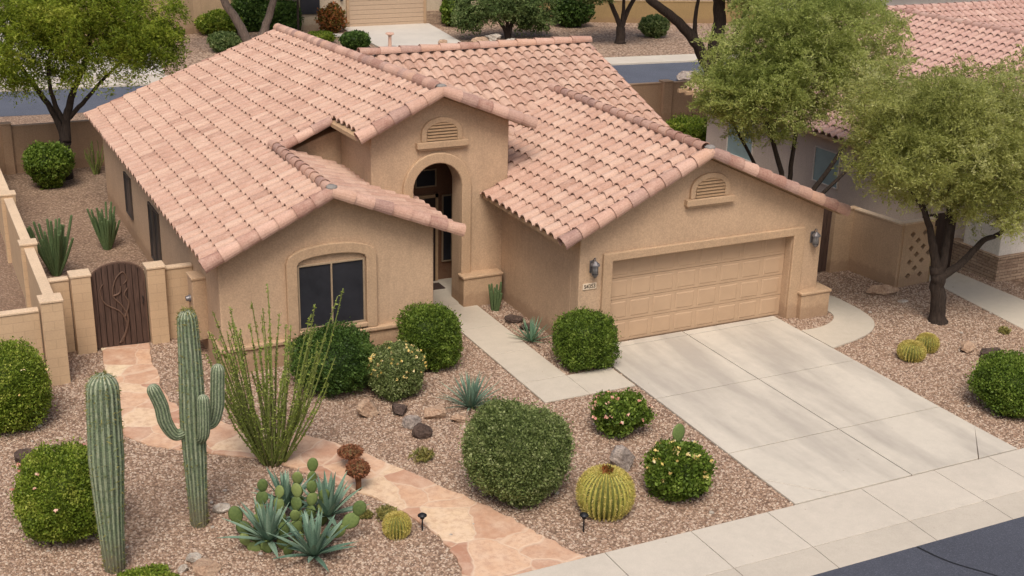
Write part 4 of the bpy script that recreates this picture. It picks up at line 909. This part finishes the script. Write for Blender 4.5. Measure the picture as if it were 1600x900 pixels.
tree('desert_tree', 'bare-based dark tree on the far gravel across the back road', b,
 [([(0, 0, -.02), (0, 0, .9)], .28, .24), ([(0, 0, .8), (-.5, 0, 1.8), (-1.3, 0, 3.2), (-1.6, 0, 4)], .16, .07), ([(0, 0, .8), (.4, 0, 1.8), (1.2, 0, 3.0), (2.0, 0, 4)], .17, .07), ([(0, 0, .8), (.1, 0, 2), (.0, 0, 3.6)], .13, .06)],
 [((0, 0, 4.4), (3.4, 2.6, 1.4), 4), ((-1.6, 0, 3.0), (1.3, 1.3, .7), 1)], 230, 70, .14, 'L_far', 'bark', .55, 2, .3)
b = (3.0, 40.6, 0)
tree('leaning_tree', 'grey tree with two leaning trunks rising behind the back roof corner', b,
 [([(0, 0, -.02), (-.5, 0, 1.2), (-1.3, 0, 2.6), (-2.0, 0, 4.4)], .30, .14), ([(.15, 0, -.02), (.75, .1, 1.1), (1.25, .1, 2.6), (1.6, .1, 4.4)], .26, .13)],
 [((0, 0, 6.2), (4.2, 3, 1.6), 4)], 230, 70, .14, 'L_far', 'bark2', .6, 2, .3)
b = (17.0, 40.2, 0)
tree('palo_verde_tree', 'spreading low green tree with pale boulders at its foot beyond the ridge', b,
 [([(0, 0, -.02), (-.2, 0, .6), (-1.2, 0, 1.8), (-1.8, 0, 2.6)], .13, .05), ([(.1, 0, -.02), (.3, 0, .9), (1.0, 0, 2.0), (1.6, 0, 3)], .13, .05), ([(0, 0, -.02), (0, 0, 1), (-.3, 0, 2.4), (-.2, 0, 3.4)], .12, .05)],
 [((-.9, 0, 2.1), (2.3, 1.6, 1.1), 4), ((1.0, 0, 2.0), (1.9, 1.5, 1.1), 3), ((-2.2, 0, 1.2), (1.0, .9, .7), 1.2), ((1.6, 0, 1.0), (1.3, 1.0, .6), 1.2), ((0, 0, 3.4), (2.2, 1.6, .8), 2)],
 480, 110, .09, 'L_far', 'bark', .42, 2.2, .4)
b = (6.4, 43.8, 0)
tree('young_tree', 'thin straight stem of a young tree in front of the far house', b, [([(0, 0, -.02), (0, 0, 1.2), (.03, 0, 2.8)], .07, .05)], [((0, 0, 3.6), (1.3, 1.1, .9), 3)], 60, 70, .11, 'L_far', 'bark', .35, 2, .2)

# ------------------------------------------------------------------ cacti and succulents
def dome(r, n=6): return [(r*math.cos(R(90*k/n)), r*math.sin(R(90*k/n))) for k in range(n+1)]
def column(mb, pts, r0, rm, r1, ribs, depth=.09):
    sp = smooth_path(pts, 8); m = len(sp); rad = []
    for k in range(m):
        s_ = k/(m-1); rad.append(r0+(rm-r0)*min(1, s_/.55) if s_ < .55 else rm+(r1-rm)*(s_-.55)/.45)
    d = (sp[-1]-sp[-2]); d /= np.linalg.norm(d); top = sp[-1].copy()
    for c, s_ in dome(r1)[1:]: sp.append(top+d*s_*1.15); rad.append(max(c, .004))
    mb.ribbed(sp, rad, ribs, depth); return sp, rad
def spines(parent, pts, rad, ribs, mat='spine', n=700, ls=.035, top=False):
    P = []; D = []
    for _ in range(n):
        k = random.randrange(1, len(pts)-1); a = 2*math.pi*random.randrange(ribs)/ribs; u = np.array([math.cos(a), math.sin(a), 0.1])
        P.append(np.array(pts[k])*1+u*rad[k]*1.06+np.array([0, 0, random.uniform(-.03, .03)])); D.append(u)
    leaf_object('spines', np.array(P), np.array(D), ls, mat, parent, aspect=6, jitter=.6)
t = thing('saguaro_cactus', 'tall single ribbed cactus column without arms at the lower left', 'cactus', (-11.49, -4.93, 0))
mb = MB(); sp, rd = column(mb, [(0, 0, -.03), (0, 0, .8), (.02, 0, 1.7), (.05, .02, 2.5), (.07, .03, 3.02)], .14, .245, .22, 17, .075); mb.build('stem', 'cactus', t, smooth=True)
spines(t, sp, rd, 17, 'straw', 900, .04)
t = thing('saguaro_cactus', 'tall cactus with upraised arms standing by the flagstone path', 'cactus', (-10.0, -4.12, 0))
mb = MB(); sp, rd = column(mb, [(0, 0, -.03), (0, 0, .8), (.01, 0, 1.8), (.03, 0, 2.8), (.03, 0, 3.62)], .125, .195, .145, 15, .08); mb.build('stem', 'cactus', t, smooth=True)
spines(t, sp, rd, 15, 'straw', 900, .04)
for pts, r in (([(-.08, 0, 1.74), (-.28, 0, 1.70), (-.42, 0, 1.95), (-.47, 0, 2.25), (-.56, 0, 2.52)], .105), ([(.08, 0, 1.82), (.30, .0, 1.80), (.40, .0, 2.05), (.43, .0, 2.4), (.45, .0, 2.68)], .11), ([(.06, -.12, 1.62), (.1, -.26, 1.72), (.12, -.30, 2.0), (.13, -.30, 2.35)], .095)):
    mb = MB(); column(mb, pts, r*.7, r, r*.95, 12, .09); mb.build('arm', 'cactus', t, smooth=True)
def barrel(label, x, y, r, h, ribs, group='golden barrel cacti', crown=False, n=1600, ls=.05):
    t = thing('barrel_cactus', label, 'cactus', (x, y, 0), random.uniform(0, 3), group=group); mb = MB(); K = 18; pts = []; rad = []
    for k in range(K+1):
        a = -math.pi/2*.8+(math.pi/2*.8+math.pi/2*.97)*k/K; pts.append((0, 0, h*.47+h*.53*math.sin(a))); rad.append(max(.01, r*.95*max(.05, math.cos(a))**.82))
    mb.ribbed(pts, rad, ribs, .10, 4); mb.build('body', 'barrel', t, smooth=True)
    P = []; D = []
    for _ in range(n):
        u = random.random(); k = u*K; i = min(int(k), K-1); f = k-i; a = 2*math.pi*random.randrange(ribs)/ribs
        rr = rad[i]*(1-f)+rad[i+1]*f; z = pts[i][2]*(1-f)+pts[i+1][2]*f; q = np.array([math.cos(a)*rr*1.09, math.sin(a)*rr*1.09, z])
        P.append(q); D.append(np.array([math.cos(a), math.sin(a), (z-h*.45)/r*1.3]))
    leaf_object('spines', np.array(P), np.array(D), ls, 'spine', t, aspect=4, jitter=.45)
    if crown:
        P = rng.normal(0, 1, (260, 3))*np.array([.05, .05, .02])+np.array([0, 0, h+.0]); leaf_object('crown_buds', P, np.tile([0, 0, 1.], (260, 1)), .055, 'L_red', t, aspect=2.4, jitter=.4)
    return t
barrel('large golden barrel cactus with brown crown near the path light', -3.68, -6.48, .47, .82, 30, crown=True, n=4600, ls=.036)
barrel('small golden barrel cactus beside the flagstone path', -7.16, -5.75, .215, .40, 22, n=3200, ls=.03)
barrel('left of the paired yellow barrel cacti on the right-hand gravel', 5.93, -3.35, .29, .41, 24, n=3600, ls=.034)
barrel('right of the paired yellow barrel cacti on the right-hand gravel', 6.60, -3.12, .24, .40, 22, n=3200, ls=.034)
def blade(mb, base, d, L, w, curve=.25, t=.5, fold=.35, n=5):
    d = Vector(d).normalized(); s = d.cross(Vector((0, 0, 1))); s = s.normalized() if s.length > .05 else Vector((1, 0, 0)); u = s.cross(d); i0 = len(mb.v)
    for k in range(n+1):
        x = k/n; ww = w*(.75+.6*x-1.35*x**2.2)*.5 if x < 1 else .002; c = Vector(base)+d*L*x+Vector((0, 0, -curve*L*x*x))
        mb.v += [tuple(c-s*ww+u*ww*fold), tuple(c), tuple(c+s*ww+u*ww*fold)]
    for k in range(n):
        for j in (0, 1): a = i0+k*3+j; mb.f.append((a, a+1, a+4, a+3)); mb.t.append(max(0, min(1, t+(.12 if j else -.12))))
def agave(label, x, y, L, n, w, mat='agave', curve=.12, z=0, group='blue agaves', name='agave'):
    mb = MB()
    for k in range(n):
        a = k*2.39996+random.uniform(-.2, .2); e_ = R(12+76*((k+.5)/n)**.9); l = L*random.uniform(.82, 1.08)*(1-.12*(k/n))
        blade(mb, (math.cos(a)*.04, math.sin(a)*.04, .03), (math.cos(a)*math.cos(e_), math.sin(a)*math.cos(e_), math.sin(e_)), l, w*random.uniform(.85, 1.15), curve*math.cos(e_), random.uniform(.2, .9), n=6)
    return tag(mb.build(name, mat, None, (x, y, z), smooth=True), label, 'agave', group)
agave('spiky blue-grey agave above the largest round shrub', -4.06, -1.80, .80, 60, .055, curve=.1)
agave('broad-leaved blue agave at the left of the prickly pear clump', -9.16, -5.30, .84, 36, .11, z=.12)
agave('broad-leaved blue agave nearest the bottom edge of the photo', -8.62, -5.92, .84, 36, .115, z=.06)
agave('broad-leaved blue agave at the back right of the prickly pear clump', -8.08, -5.0, .84, 36, .11, z=.16)
agave('small blue agave at the back of the prickly pear clump', -8.62, -4.5, .74, 28, .11, z=.22)
agave('slim dark green agave in the gravel strip beside the garage wall', -1.40, .82, .62, 34, .05, 'agave_g', .05, group='narrow spiky plants')
def padshape(mb, c, n_, upv, L, w, th, t):
    n_ = Vector(n_).normalized(); upv = Vector(upv).normalized(); s = upv.cross(n_).normalized(); c = Vector(c); i0 = len(mb.v); NU, NV = 14, 6
    for i in range(NV+1):
        a = math.pi*i/NV-math.pi/2
        for j in range(NU):
            b_ = 2*math.pi*j/NU; ca, sa = math.cos(a), math.sin(a); lv = math.sin(b_)*ca; k = 1-.22*max(0, -lv)
            mb.v.append(tuple(c+upv*(lv*L/2+L/2)+s*(math.cos(b_)*ca*w/2*k)+n_*(sa*th/2)))
    for i in range(NV):
        for j in range(NU): mb.f.append((i0+i*NU+j, i0+i*NU+(j+1) % NU, i0+(i+1)*NU+(j+1) % NU, i0+(i+1)*NU+j)); mb.t.append(t)
t = thing('prickly_pear', 'sprawling prickly pear growing among the blue agaves', 'cactus', (-8.75, -5.25, 0))
fw = Vector((-.42, -.9, .1))
def pad(x, y, z, tx=0, L=.26, w=.19, tz=1, tt=.5, nrm=None, par=t):
    mb = MB(); padshape(mb, (x, y, z), nrm or (fw+Vector((random.uniform(-.5, .5), random.uniform(-.2, .2), 0))), (tx, random.uniform(-.15, .15), tz), L, w, .045, tt); return mb.build('pad', 'pad', par, smooth=True)
LA, DA = Vector((.895, -.445, 0)), Vector((.445, .895, 0))
def chain(l0, d0, steps):
    p = LA*l0+DA*d0
    for lean, L in steps:
        up = (LA*math.sin(R(lean))+Vector((0, 0, 1))*math.cos(R(lean))+DA*random.uniform(-.2, .2)).normalized()
        mb = MB(); padshape(mb, p, fw+Vector((random.uniform(-.5, .5), random.uniform(-.3, .3), 0)), up, L*1.08, L*random.uniform(.72, .86), .05, random.random()); mb.build('pad', 'pad', t, smooth=True)
        p = p+up*L*.93
chain(-.42, -.05, [(-62, .29), (-48, .29), (-18, .30)])
chain(-.30, .05, [(-50, .24), (-15, .27), (5, .26), (12, .25), (0, .24)])
chain(-.15, .1, [(-25, .26), (8, .26), (-10, .24), (12, .22)])
chain(.05, .05, [(5, .28), (-10, .27), (10, .25), (-4, .24)])
chain(.18, .25, [(15, .26), (0, .25), (10, .25), (-5, .24)])
chain(.0, .55, [(-5, .27), (8, .26), (-6, .25), (6, .25)])
chain(.35, .5, [(20, .25), (-5, .25), (12, .23)])
chain(.35, -.05, [(62, .30), (48, .31), (50, .31), (20, .28)])
chain(.25, -.2, [(70, .25), (35, .24)])
chain(-.1, -.25, [(-10, .25), (15, .25)]); chain(.08, -.15, [(8, .26), (-12, .25), (5, .23)])
chain(-.45, -.3, [(-70, .24), (-30, .22)]); chain(-.3, -.35, [(-30, .23)]); chain(-.55, .1, [(-15, .24), (10, .23)]); chain(-.05, -.42, [(25, .22)])
t2 = thing('prickly_pear', 'single oval cactus pad standing above the pale yellow rose bush', 'cactus', (-2.05, -6.15, 0))
pad(0, 0, 0, 0, .48, .26, par=t2); pad(.02, 0, .44, .05, .44, .26, par=t2); pad(.0, 0, .84, .05, .36, .27, par=t2)
t3 = thing('prickly_pear', 'pair of pale green pads behind the blue agaves near the path', 'cactus', (-7.9, -3.55, 0))
pad(0, 0, 0, 0, .28, .18, par=t3); pad(.02, 0, .24, .05, .28, .2, par=t3)
def cluster(label, x, y, n, h, r, spread, mat='cactus', group='clumps of thin cactus columns', name='organ_pipe_cactus'):
    t = thing(name, label, 'cactus', (x, y, 0), group=group)
    for k in range(n):
        a = k*2.4; l = h*random.uniform(.55, 1); s_ = random.uniform(.3, 1)*spread if k else .0
        mb = MB(); column(mb, [(math.cos(a)*.07, math.sin(a)*.07, -.02), (math.cos(a)*(.07+s_*.35), math.sin(a)*(.07+s_*.35), l*.45), (math.cos(a)*(.07+s_*.7), math.sin(a)*(.07+s_*.7), l)], r*.8, r, r*.8, 7, .12); mb.build('stem', 'cactus_green', t, smooth=True)
cluster('clump of thin cactus stems against the left boundary wall', -10.45, 9.5, 24, 1.5, .035, .8)
cluster('clump of thin cactus stems standing alone in the side yard gravel', -8.93, 11.15, 28, 1.2, .03, .62)
cluster('little clump of cactus stems beside the entry pier', -1.28, 2.95, 12, .74, .028, .18)
def canes(label, x, y, n, h, spread, r, name='ocotillo', leafn=60, group=None, leafs=.05, tips=None):
    t = thing(name, label, 'shrub', (x, y, 0), group=group); P = []; D = []; mb = MB()
    for k in range(n):
        a = random.uniform(0, 6.283); s_ = spread*math.sqrt(random.random()); l = h*random.uniform(.5, .95)
        if tips and k < len(tips): tx, ty, tz = tips[k]
        else: tx, ty, tz = math.cos(a)*s_, math.sin(a)*s_, l
        bx, by_ = tx*.13+random.uniform(-.07, .07), ty*.13+random.uniform(-.07, .07)
        w1 = random.uniform(.36, .44)
        sp = smooth_path([(bx, by_, -.02), (bx+(tx-bx)*.42, by_+(ty-by_)*.42, tz*.34), (bx+(tx-bx)*(w1+.34)+random.uniform(-.05, .05), by_+(ty-by_)*.76, tz*.68), (tx, ty, tz)], 5)
        mb.tube(sp, [r*(1-.6*i/len(sp)) for i in range(len(sp))], 5, tint=random.random())
        for _ in range(leafn):
            i = random.randrange(2, len(sp)-1); f = random.random(); q = sp[i]*(1-f)+sp[i+1]*f; P.append(q+rng.normal(0, .012, 3)); D.append(rng.normal(0, 1, 3)*np.array([1, 1, .5])+np.array([0, 0, .5]))
    mb.build('canes', 'ocotillo', t, smooth=True); leaf_object('leaves', np.array(P), np.array(D), leafs, 'L_oco', t, aspect=2.6, jitter=.3)
    return t
def oc(px, z):   # lateral offsets across the view
    return (px*.895, -px*.445, z)
tips = [oc(-1.02, 2.55), oc(-.92, 2.9), oc(-.62, 3.0), oc(-.24, 3.1), oc(-.05, 3.0), oc(.05, 3.45), oc(.42, 2.7), oc(.78, 2.9), oc(.86, 3.1), oc(1.25, 3.25), oc(1.35, 3.4), oc(1.0, 2.5), oc(1.18, 2.1), oc(-.75, 2.1), oc(1.05, 1.6)]
canes('tall ocotillo with many leafy wand-like canes in front of the window wing', -8.30, -2.5, 80, 2.8, 1.08, .019, tips=tips, leafn=85, leafs=.044)
canes('upright pale green stems by the back wall beside the roof corner', -7.95, 19.2, 22, 1.15, .4, .02, name='reed_plant', leafn=8, leafs=.04)
def redhead(x, y, r, h, zc, label, k=0):
    t = thing('dome_cactus', label, 'cactus', (x, y, 0), group='brown domed cacti by the path')
    mb = MB(); mb.tube([(0, 0, -.02), (.01, 0, zc*.5), (0, 0, zc)], [.055, .05, .06], 8); mb.build('stem', 'redhead', t, smooth=True)
    mb = MB(); K = 10; pts = []; rad = []
    for i in range(K+1): a = math.pi*i/K-math.pi/2; pts.append((0, 0, zc+h/2+h/2*math.sin(a)*.97)); rad.append(max(.012, r*math.cos(a)**.8 if math.cos(a) > 0 else .01))
    mb.ribbed(pts, rad, 13, .05, 3); mb.build('head', 'redhead', t, smooth=True)
    U = rng.normal(0, 1, (700, 3)); U /= np.linalg.norm(U, axis=1)[:, None]; leaf_object('bristles', U*np.array([r, r, h/2])*rng.uniform(.95, 1.14, (700, 1))+np.array([0, 0, zc+h/2]), U, .05, 'L_rust', t, aspect=2, jitter=.5)
redhead(-7.24, -4.10, .18, .28, .30, 'rusty ball-shaped cactus on a stalk at the lower path edge')
redhead(-7.08, -3.25, .20, .15, .26, 'flat rusty-topped cactus just above the ball-shaped one')

# ------------------------------------------------------------------ rocks
def rock(label, x, y, r, h, mat, sy=.8, group=None, seed=0, rot=0, sink=.25):
    import bmesh
    bm = bmesh.new(); bmesh.ops.create_icosphere(bm, subdivisions=4, radius=1); rr = np.random.default_rng(int(abs(x*97+y*31)*10)+seed)
    pl_ = [(rr.normal(0, 1, 3), rr.uniform(.5, .9)) for _ in range(13)]; pl_ = [(n_/np.linalg.norm(n_), d) for n_, d in pl_]
    for v in bm.verts:
        q = np.array(v.co)
        for n_, d in pl_:
            e_ = q@n_-d
            if e_ > 0: q = q-n_*e_*.97
        q *= 1+.05*math.sin(q[0]*5+seed)*math.cos(q[1]*6+seed)+.03*math.sin(q[2]*14+q[0]*9)+rr.normal(0, .016); v.co = Vector((q[0]*r, q[1]*r*sy, q[2]*h*.62+h*(.5-sink*.4)))
    me = bpy.data.meshes.new('rock'); bm.to_mesh(me); bm.free(); o = link('rock', me, mat, None, (x, y, 0), False, 0, rot); return tag(o, label, 'rock', group)
RG = 'landscape rocks'
rock('grey and pink boulder between the big barrel cactus and the roses', -2.58, -5.22, .27, .46, 'r_grey', .8, RG)
rock('square tan rock alone on the gravel below the dark window shrub', -6.04, -1.3, .25, .34, 'r_tan', .8, RG)
rock('dark round stone at the top left of the rock cluster', -5.45, -1.5, .20, .24, 'r_dark', .9, RG)
rock('grey stone in the middle of the rock cluster by the agave', -5.42, -2.1, .22, .28, 'r_grey', .8, RG)
rock('purple-brown stone at the lower end of the rock cluster', -5.40, -2.58, .22, .28, 'r_dark', .7, RG, 3)
rock('flat tan slab left of the blue-grey agave', -4.88, -1.9, .24, .26, 'r_tan', .8, RG, 4)
rock('flat tan slab at the foot of the blue-grey agave', -4.5, -2.25, .24, .18, 'r_tan', .8, RG, 5)
rock('dark oval lava stone on the gravel at the far left', -12.33, -.75, .26, .26, 'r_dark', .85, RG, 6)
rock('small pale rock right of the armed cactus base', -9.56, -3.84, .15, .20, 'r_white', .8, RG, 7)
rock('largest pale rock of the group at the bottom left', -10.27, -5.60, .27, .24, 'r_tan', .8, RG, 8)
rock('white stone at the top of the bottom-left rock group', -10.34, -5.2, .15, .14, 'r_white', .8, RG, 9)
rock('small white stone at the left of the bottom-left rock group', -10.55, -5.42, .10, .14, 'r_white', .8, RG, 10)
rock('long flat pale rock on the gravel in front of the lattice screen', 8.2, .2, .48, .30, 'r_tan', .45, RG, 11, R(-25))
rock('small white stone right of the long flat rock', 8.35, -.42, .15, .06, 'r_white', .6, RG, 12)
rock('pinkish rock right of the paired barrel cacti', 7.42, -3.5, .20, .26, 'r_tan', .8, RG, 13)
rock('dark low rock above the right-edge shrub', 7.72, -3.95, .30, .24, 'r_dark', .8, RG, 14)
rock('pale rock beside the right-edge shrub at the photo edge', 8.1, -4.6, .2, .28, 'r_white', .8, RG, 15)
rock('dark stone in the planting strip near the entry pier', -1.22, 2.1, .24, .22, 'r_dark', .8, RG, 16)
rock('brown stone in the planting strip behind the slim green agave', -1.15, 1.5, .2, .18, 'r_dark', .8, RG, 17)
for k, (x, y, r_) in enumerate(((14.6, 38.4, .55), (16.2, 38.0, .42), (17.1, 38.2, .32), (15.5, 38.9, .6), (12.9, 39.4, .3))):
    rock(['pale boulder under the spreading far tree beside the driveway', 'mid-sized pale boulder under the middle of the far tree', 'small white boulder under the right of the far tree', 'pale boulder tucked behind the others under the far tree', 'small rock at the edge of the far driveway'][k], x, y, r_, r_, 'r_white' if k % 2 else 'r_tan', .8, 'boulders across the road', k)
rock('round tumbled boulder on the back road verge by the dark trunk', 19.6, 26.3, .62, .5, 'r_grey', .8, 'boulders across the road', 9)
for k in range(46):   # loose stones lying on the gravel
    x, y = random.choice([(random.uniform(-12.8, -10.7), random.uniform(-6, 1)), (random.uniform(-10, -7), random.uniform(-6.5, -3)), (random.uniform(-6.5, -.8), random.uniform(-7.4, -2.6)), (random.uniform(5, 11), random.uniform(-6, .5))])
    if k == 0: lo = MB()
    rr_ = random.uniform(.025, .06); i0 = len(lo.v)
    for i in range(4):
        for j in range(7):
            a = math.pi*i/3-math.pi/2; b_ = 2*math.pi*j/7+i; lo.v.append((x+rr_*math.cos(a)*math.cos(b_)*random.uniform(.8, 1.2), y+rr_*math.cos(a)*math.sin(b_), .01+rr_*.5*math.sin(a)+rr_*.3))
    for i in range(3):
        for j in range(7): lo.f.append((i0+i*7+j, i0+i*7+(j+1) % 7, i0+(i+1)*7+(j+1) % 7, i0+(i+1)*7+j)); lo.t.append(.5)
o = lo.build('loose_stones', 'r_white'); o['kind'] = 'stuff'; o['label'] = 'scattered small stones lying on the gravel'; o['category'] = 'stones'

# real pebbles over the near gravel
from mathutils.geometry import intersect_point_quad_2d
def inpoly(x, y, poly):
    c = np.zeros(len(x), bool); n = len(poly); j = n-1
    for i in range(n):
        xi, yi = poly[i]; xj, yj = poly[j]; m = ((yi > y) != (yj > y)) & (x < (xj-xi)*(y-yi)/(yj-yi+1e-12)+xi); c ^= m; j = i
    return c
def pebbles(n, regs, avoid, size, name):
    X = []; Y = []; A = [abs((r[2]-r[0])*(r[3]-r[1])) for r in regs]; tot = sum(A)
    for r, a in zip(regs, A):
        m = int(n*a/tot); X.append(rng.uniform(r[0], r[2], m)); Y.append(rng.uniform(r[1], r[3], m))
    X = np.concatenate(X); Y = np.concatenate(Y); keep = np.ones(len(X), bool)
    for pg in avoid: keep &= ~inpoly(X, Y, pg)
    X = X[keep]; Y = Y[keep]; n = len(X)
    base = np.array([[1, 0, 0], [0, 1, 0], [-1, 0, 0], [0, -1, 0], [.1, .05, .75], [.55, .5, .45], [-.5, -.45, .5]]); base = np.array([[math.cos(k*math.pi/2.5), math.sin(k*math.pi/2.5), -.1] for k in range(5)]+[[.55*math.cos(k*math.pi/2.5+.3), .55*math.sin(k*math.pi/2.5+.3), .55] for k in range(5)])
    S = size*rng.uniform(.5, 1.35, n); th = rng.uniform(0, 6.28, n); c, s_ = np.cos(th), np.sin(th); el = rng.uniform(.6, 1, n)
    V = base[None]*rng.uniform(.8, 1.2, (n, 10, 3)); x = V[:, :, 0]; y = V[:, :, 1]*el[:, None]
    P = np.stack([X[:, None]+(x*c[:, None]-y*s_[:, None])*S[:, None], Y[:, None]+(x*s_[:, None]+y*c[:, None])*S[:, None], V[:, :, 2]*S[:, None]*.75+.004], 2)
    lt = []; ll = []; base_f = [[5, 6, 7, 8, 9]]+[[k, (k+1) % 5, 5+(k+1) % 5, 5+k] for k in range(5)]
    idx = np.concatenate([np.array(f) for f in base_f]); L = len(idx); tot_ = np.array([len(f) for f in base_f]); st = np.cumsum(np.r_[0, tot_[:-1]])
    me = bpy.data.meshes.new(name); me.vertices.add(n*10); me.vertices.foreach_set('co', P.reshape(-1).astype(np.float32))
    me.loops.add(n*L); me.loops.foreach_set('vertex_index', (idx[None]+np.arange(n)[:, None]*10).ravel().astype(np.int32))
    me.polygons.add(n*6); me.polygons.foreach_set('loop_start', (st[None]+np.arange(n)[:, None]*L).ravel().astype(np.int32)); me.polygons.foreach_set('loop_total', np.tile(tot_, n).astype(np.int32)); me.update(calc_edges=True)
    a = me.attributes.new('tint', 'FLOAT', 'FACE'); a.data.foreach_set('value', np.repeat(rng.random(n), 6).astype(np.float32))
    o = link(name, me, 'pebble'); o['kind'] = 'stuff'; return o
tt_ = NT('pebble'); pc_ = [(156, 132, 113), (126, 102, 85), (174, 153, 134), (144, 118, 98), (110, 88, 74), (164, 140, 119), (134, 109, 90), (178, 159, 140)]
tt_.col(tt_.ramp(attr(tt_), [(i/8, lin(*c)) for i, c in enumerate(pc_)], 'CONSTANT')); tt_.rough(.9); M['pebble'] = tt_.m
flagpoly = low+upp[::-1]
avoid = [flagpoly, [(-.54, -7.61), (4.72, -7.61), (4.70, .1), (-.40, .1)], [(-2.62, -2.2), (-.45, -2.2), (-.45, -1.15), (-1.54, -1.15), (-1.54, 3.7), (-2.62, 3.7)], [(q[0], q[1]) for q in cv], [(11.27, 1.2), (11.27, -9), (9.7, -9), (9.7, -3.0), (10.05, .1), (10.1, 1.2)], [(-8.2, 1.65), (-3.3, 1.65), (-3.3, 6), (-8.2, 6)], [(-.8, -.2), (6, -.2), (6, 7), (-.8, 7)]]
og = pebbles(210000, [(-13.8, -7.58, -.3, 4), (4.6, -7.58, 12, 2.2)], avoid, .025, 'gravel_stones'); og['label'] = 'tan and pink gravel stones covering the front yard'; og['category'] = 'gravel'

# ------------------------------------------------------------------ path lights, far bits
def plight(x, y, h, label, rnd):
    t = thing('path_light', label, 'garden light', (x, y, 0), group='black stake path lights')
    q = MB(); q.tube([(0, 0, -.03), (.0, 0, h*.8)], .014, 8); q.build('stake', 'black', t)
    q = MB(); q.lathe([(0, h), (.03, h*.99), (.075, h*.90), (.078, h*.86), (.04, h*.84), (.035, h*.70), (0, h*.68)], n=14); q.build('head', 'black', t, smooth=True)
plight(-4.31, -6.88, .36, 'black stake light in front of the big barrel cactus', 0)
plight(-6.73, -5.79, .34, 'black stake light on the gravel beside the flagstone path', 1)
t = thing('bollard', 'rust-brown post with flat cap on the far driveway', 'post', (9.72, 38.9, .11)); q = MB(); q.tube([(0, 0, -.05), (0, 0, .62)], [.1, .085], 10); q.build('shaft', 'cap_tile', t); q = MB(); q.lathe([(0, .78), (.2, .76), (.24, .70), (.13, .64), (.09, .6)], n=12); q.build('cap', 'cap_tile', t)
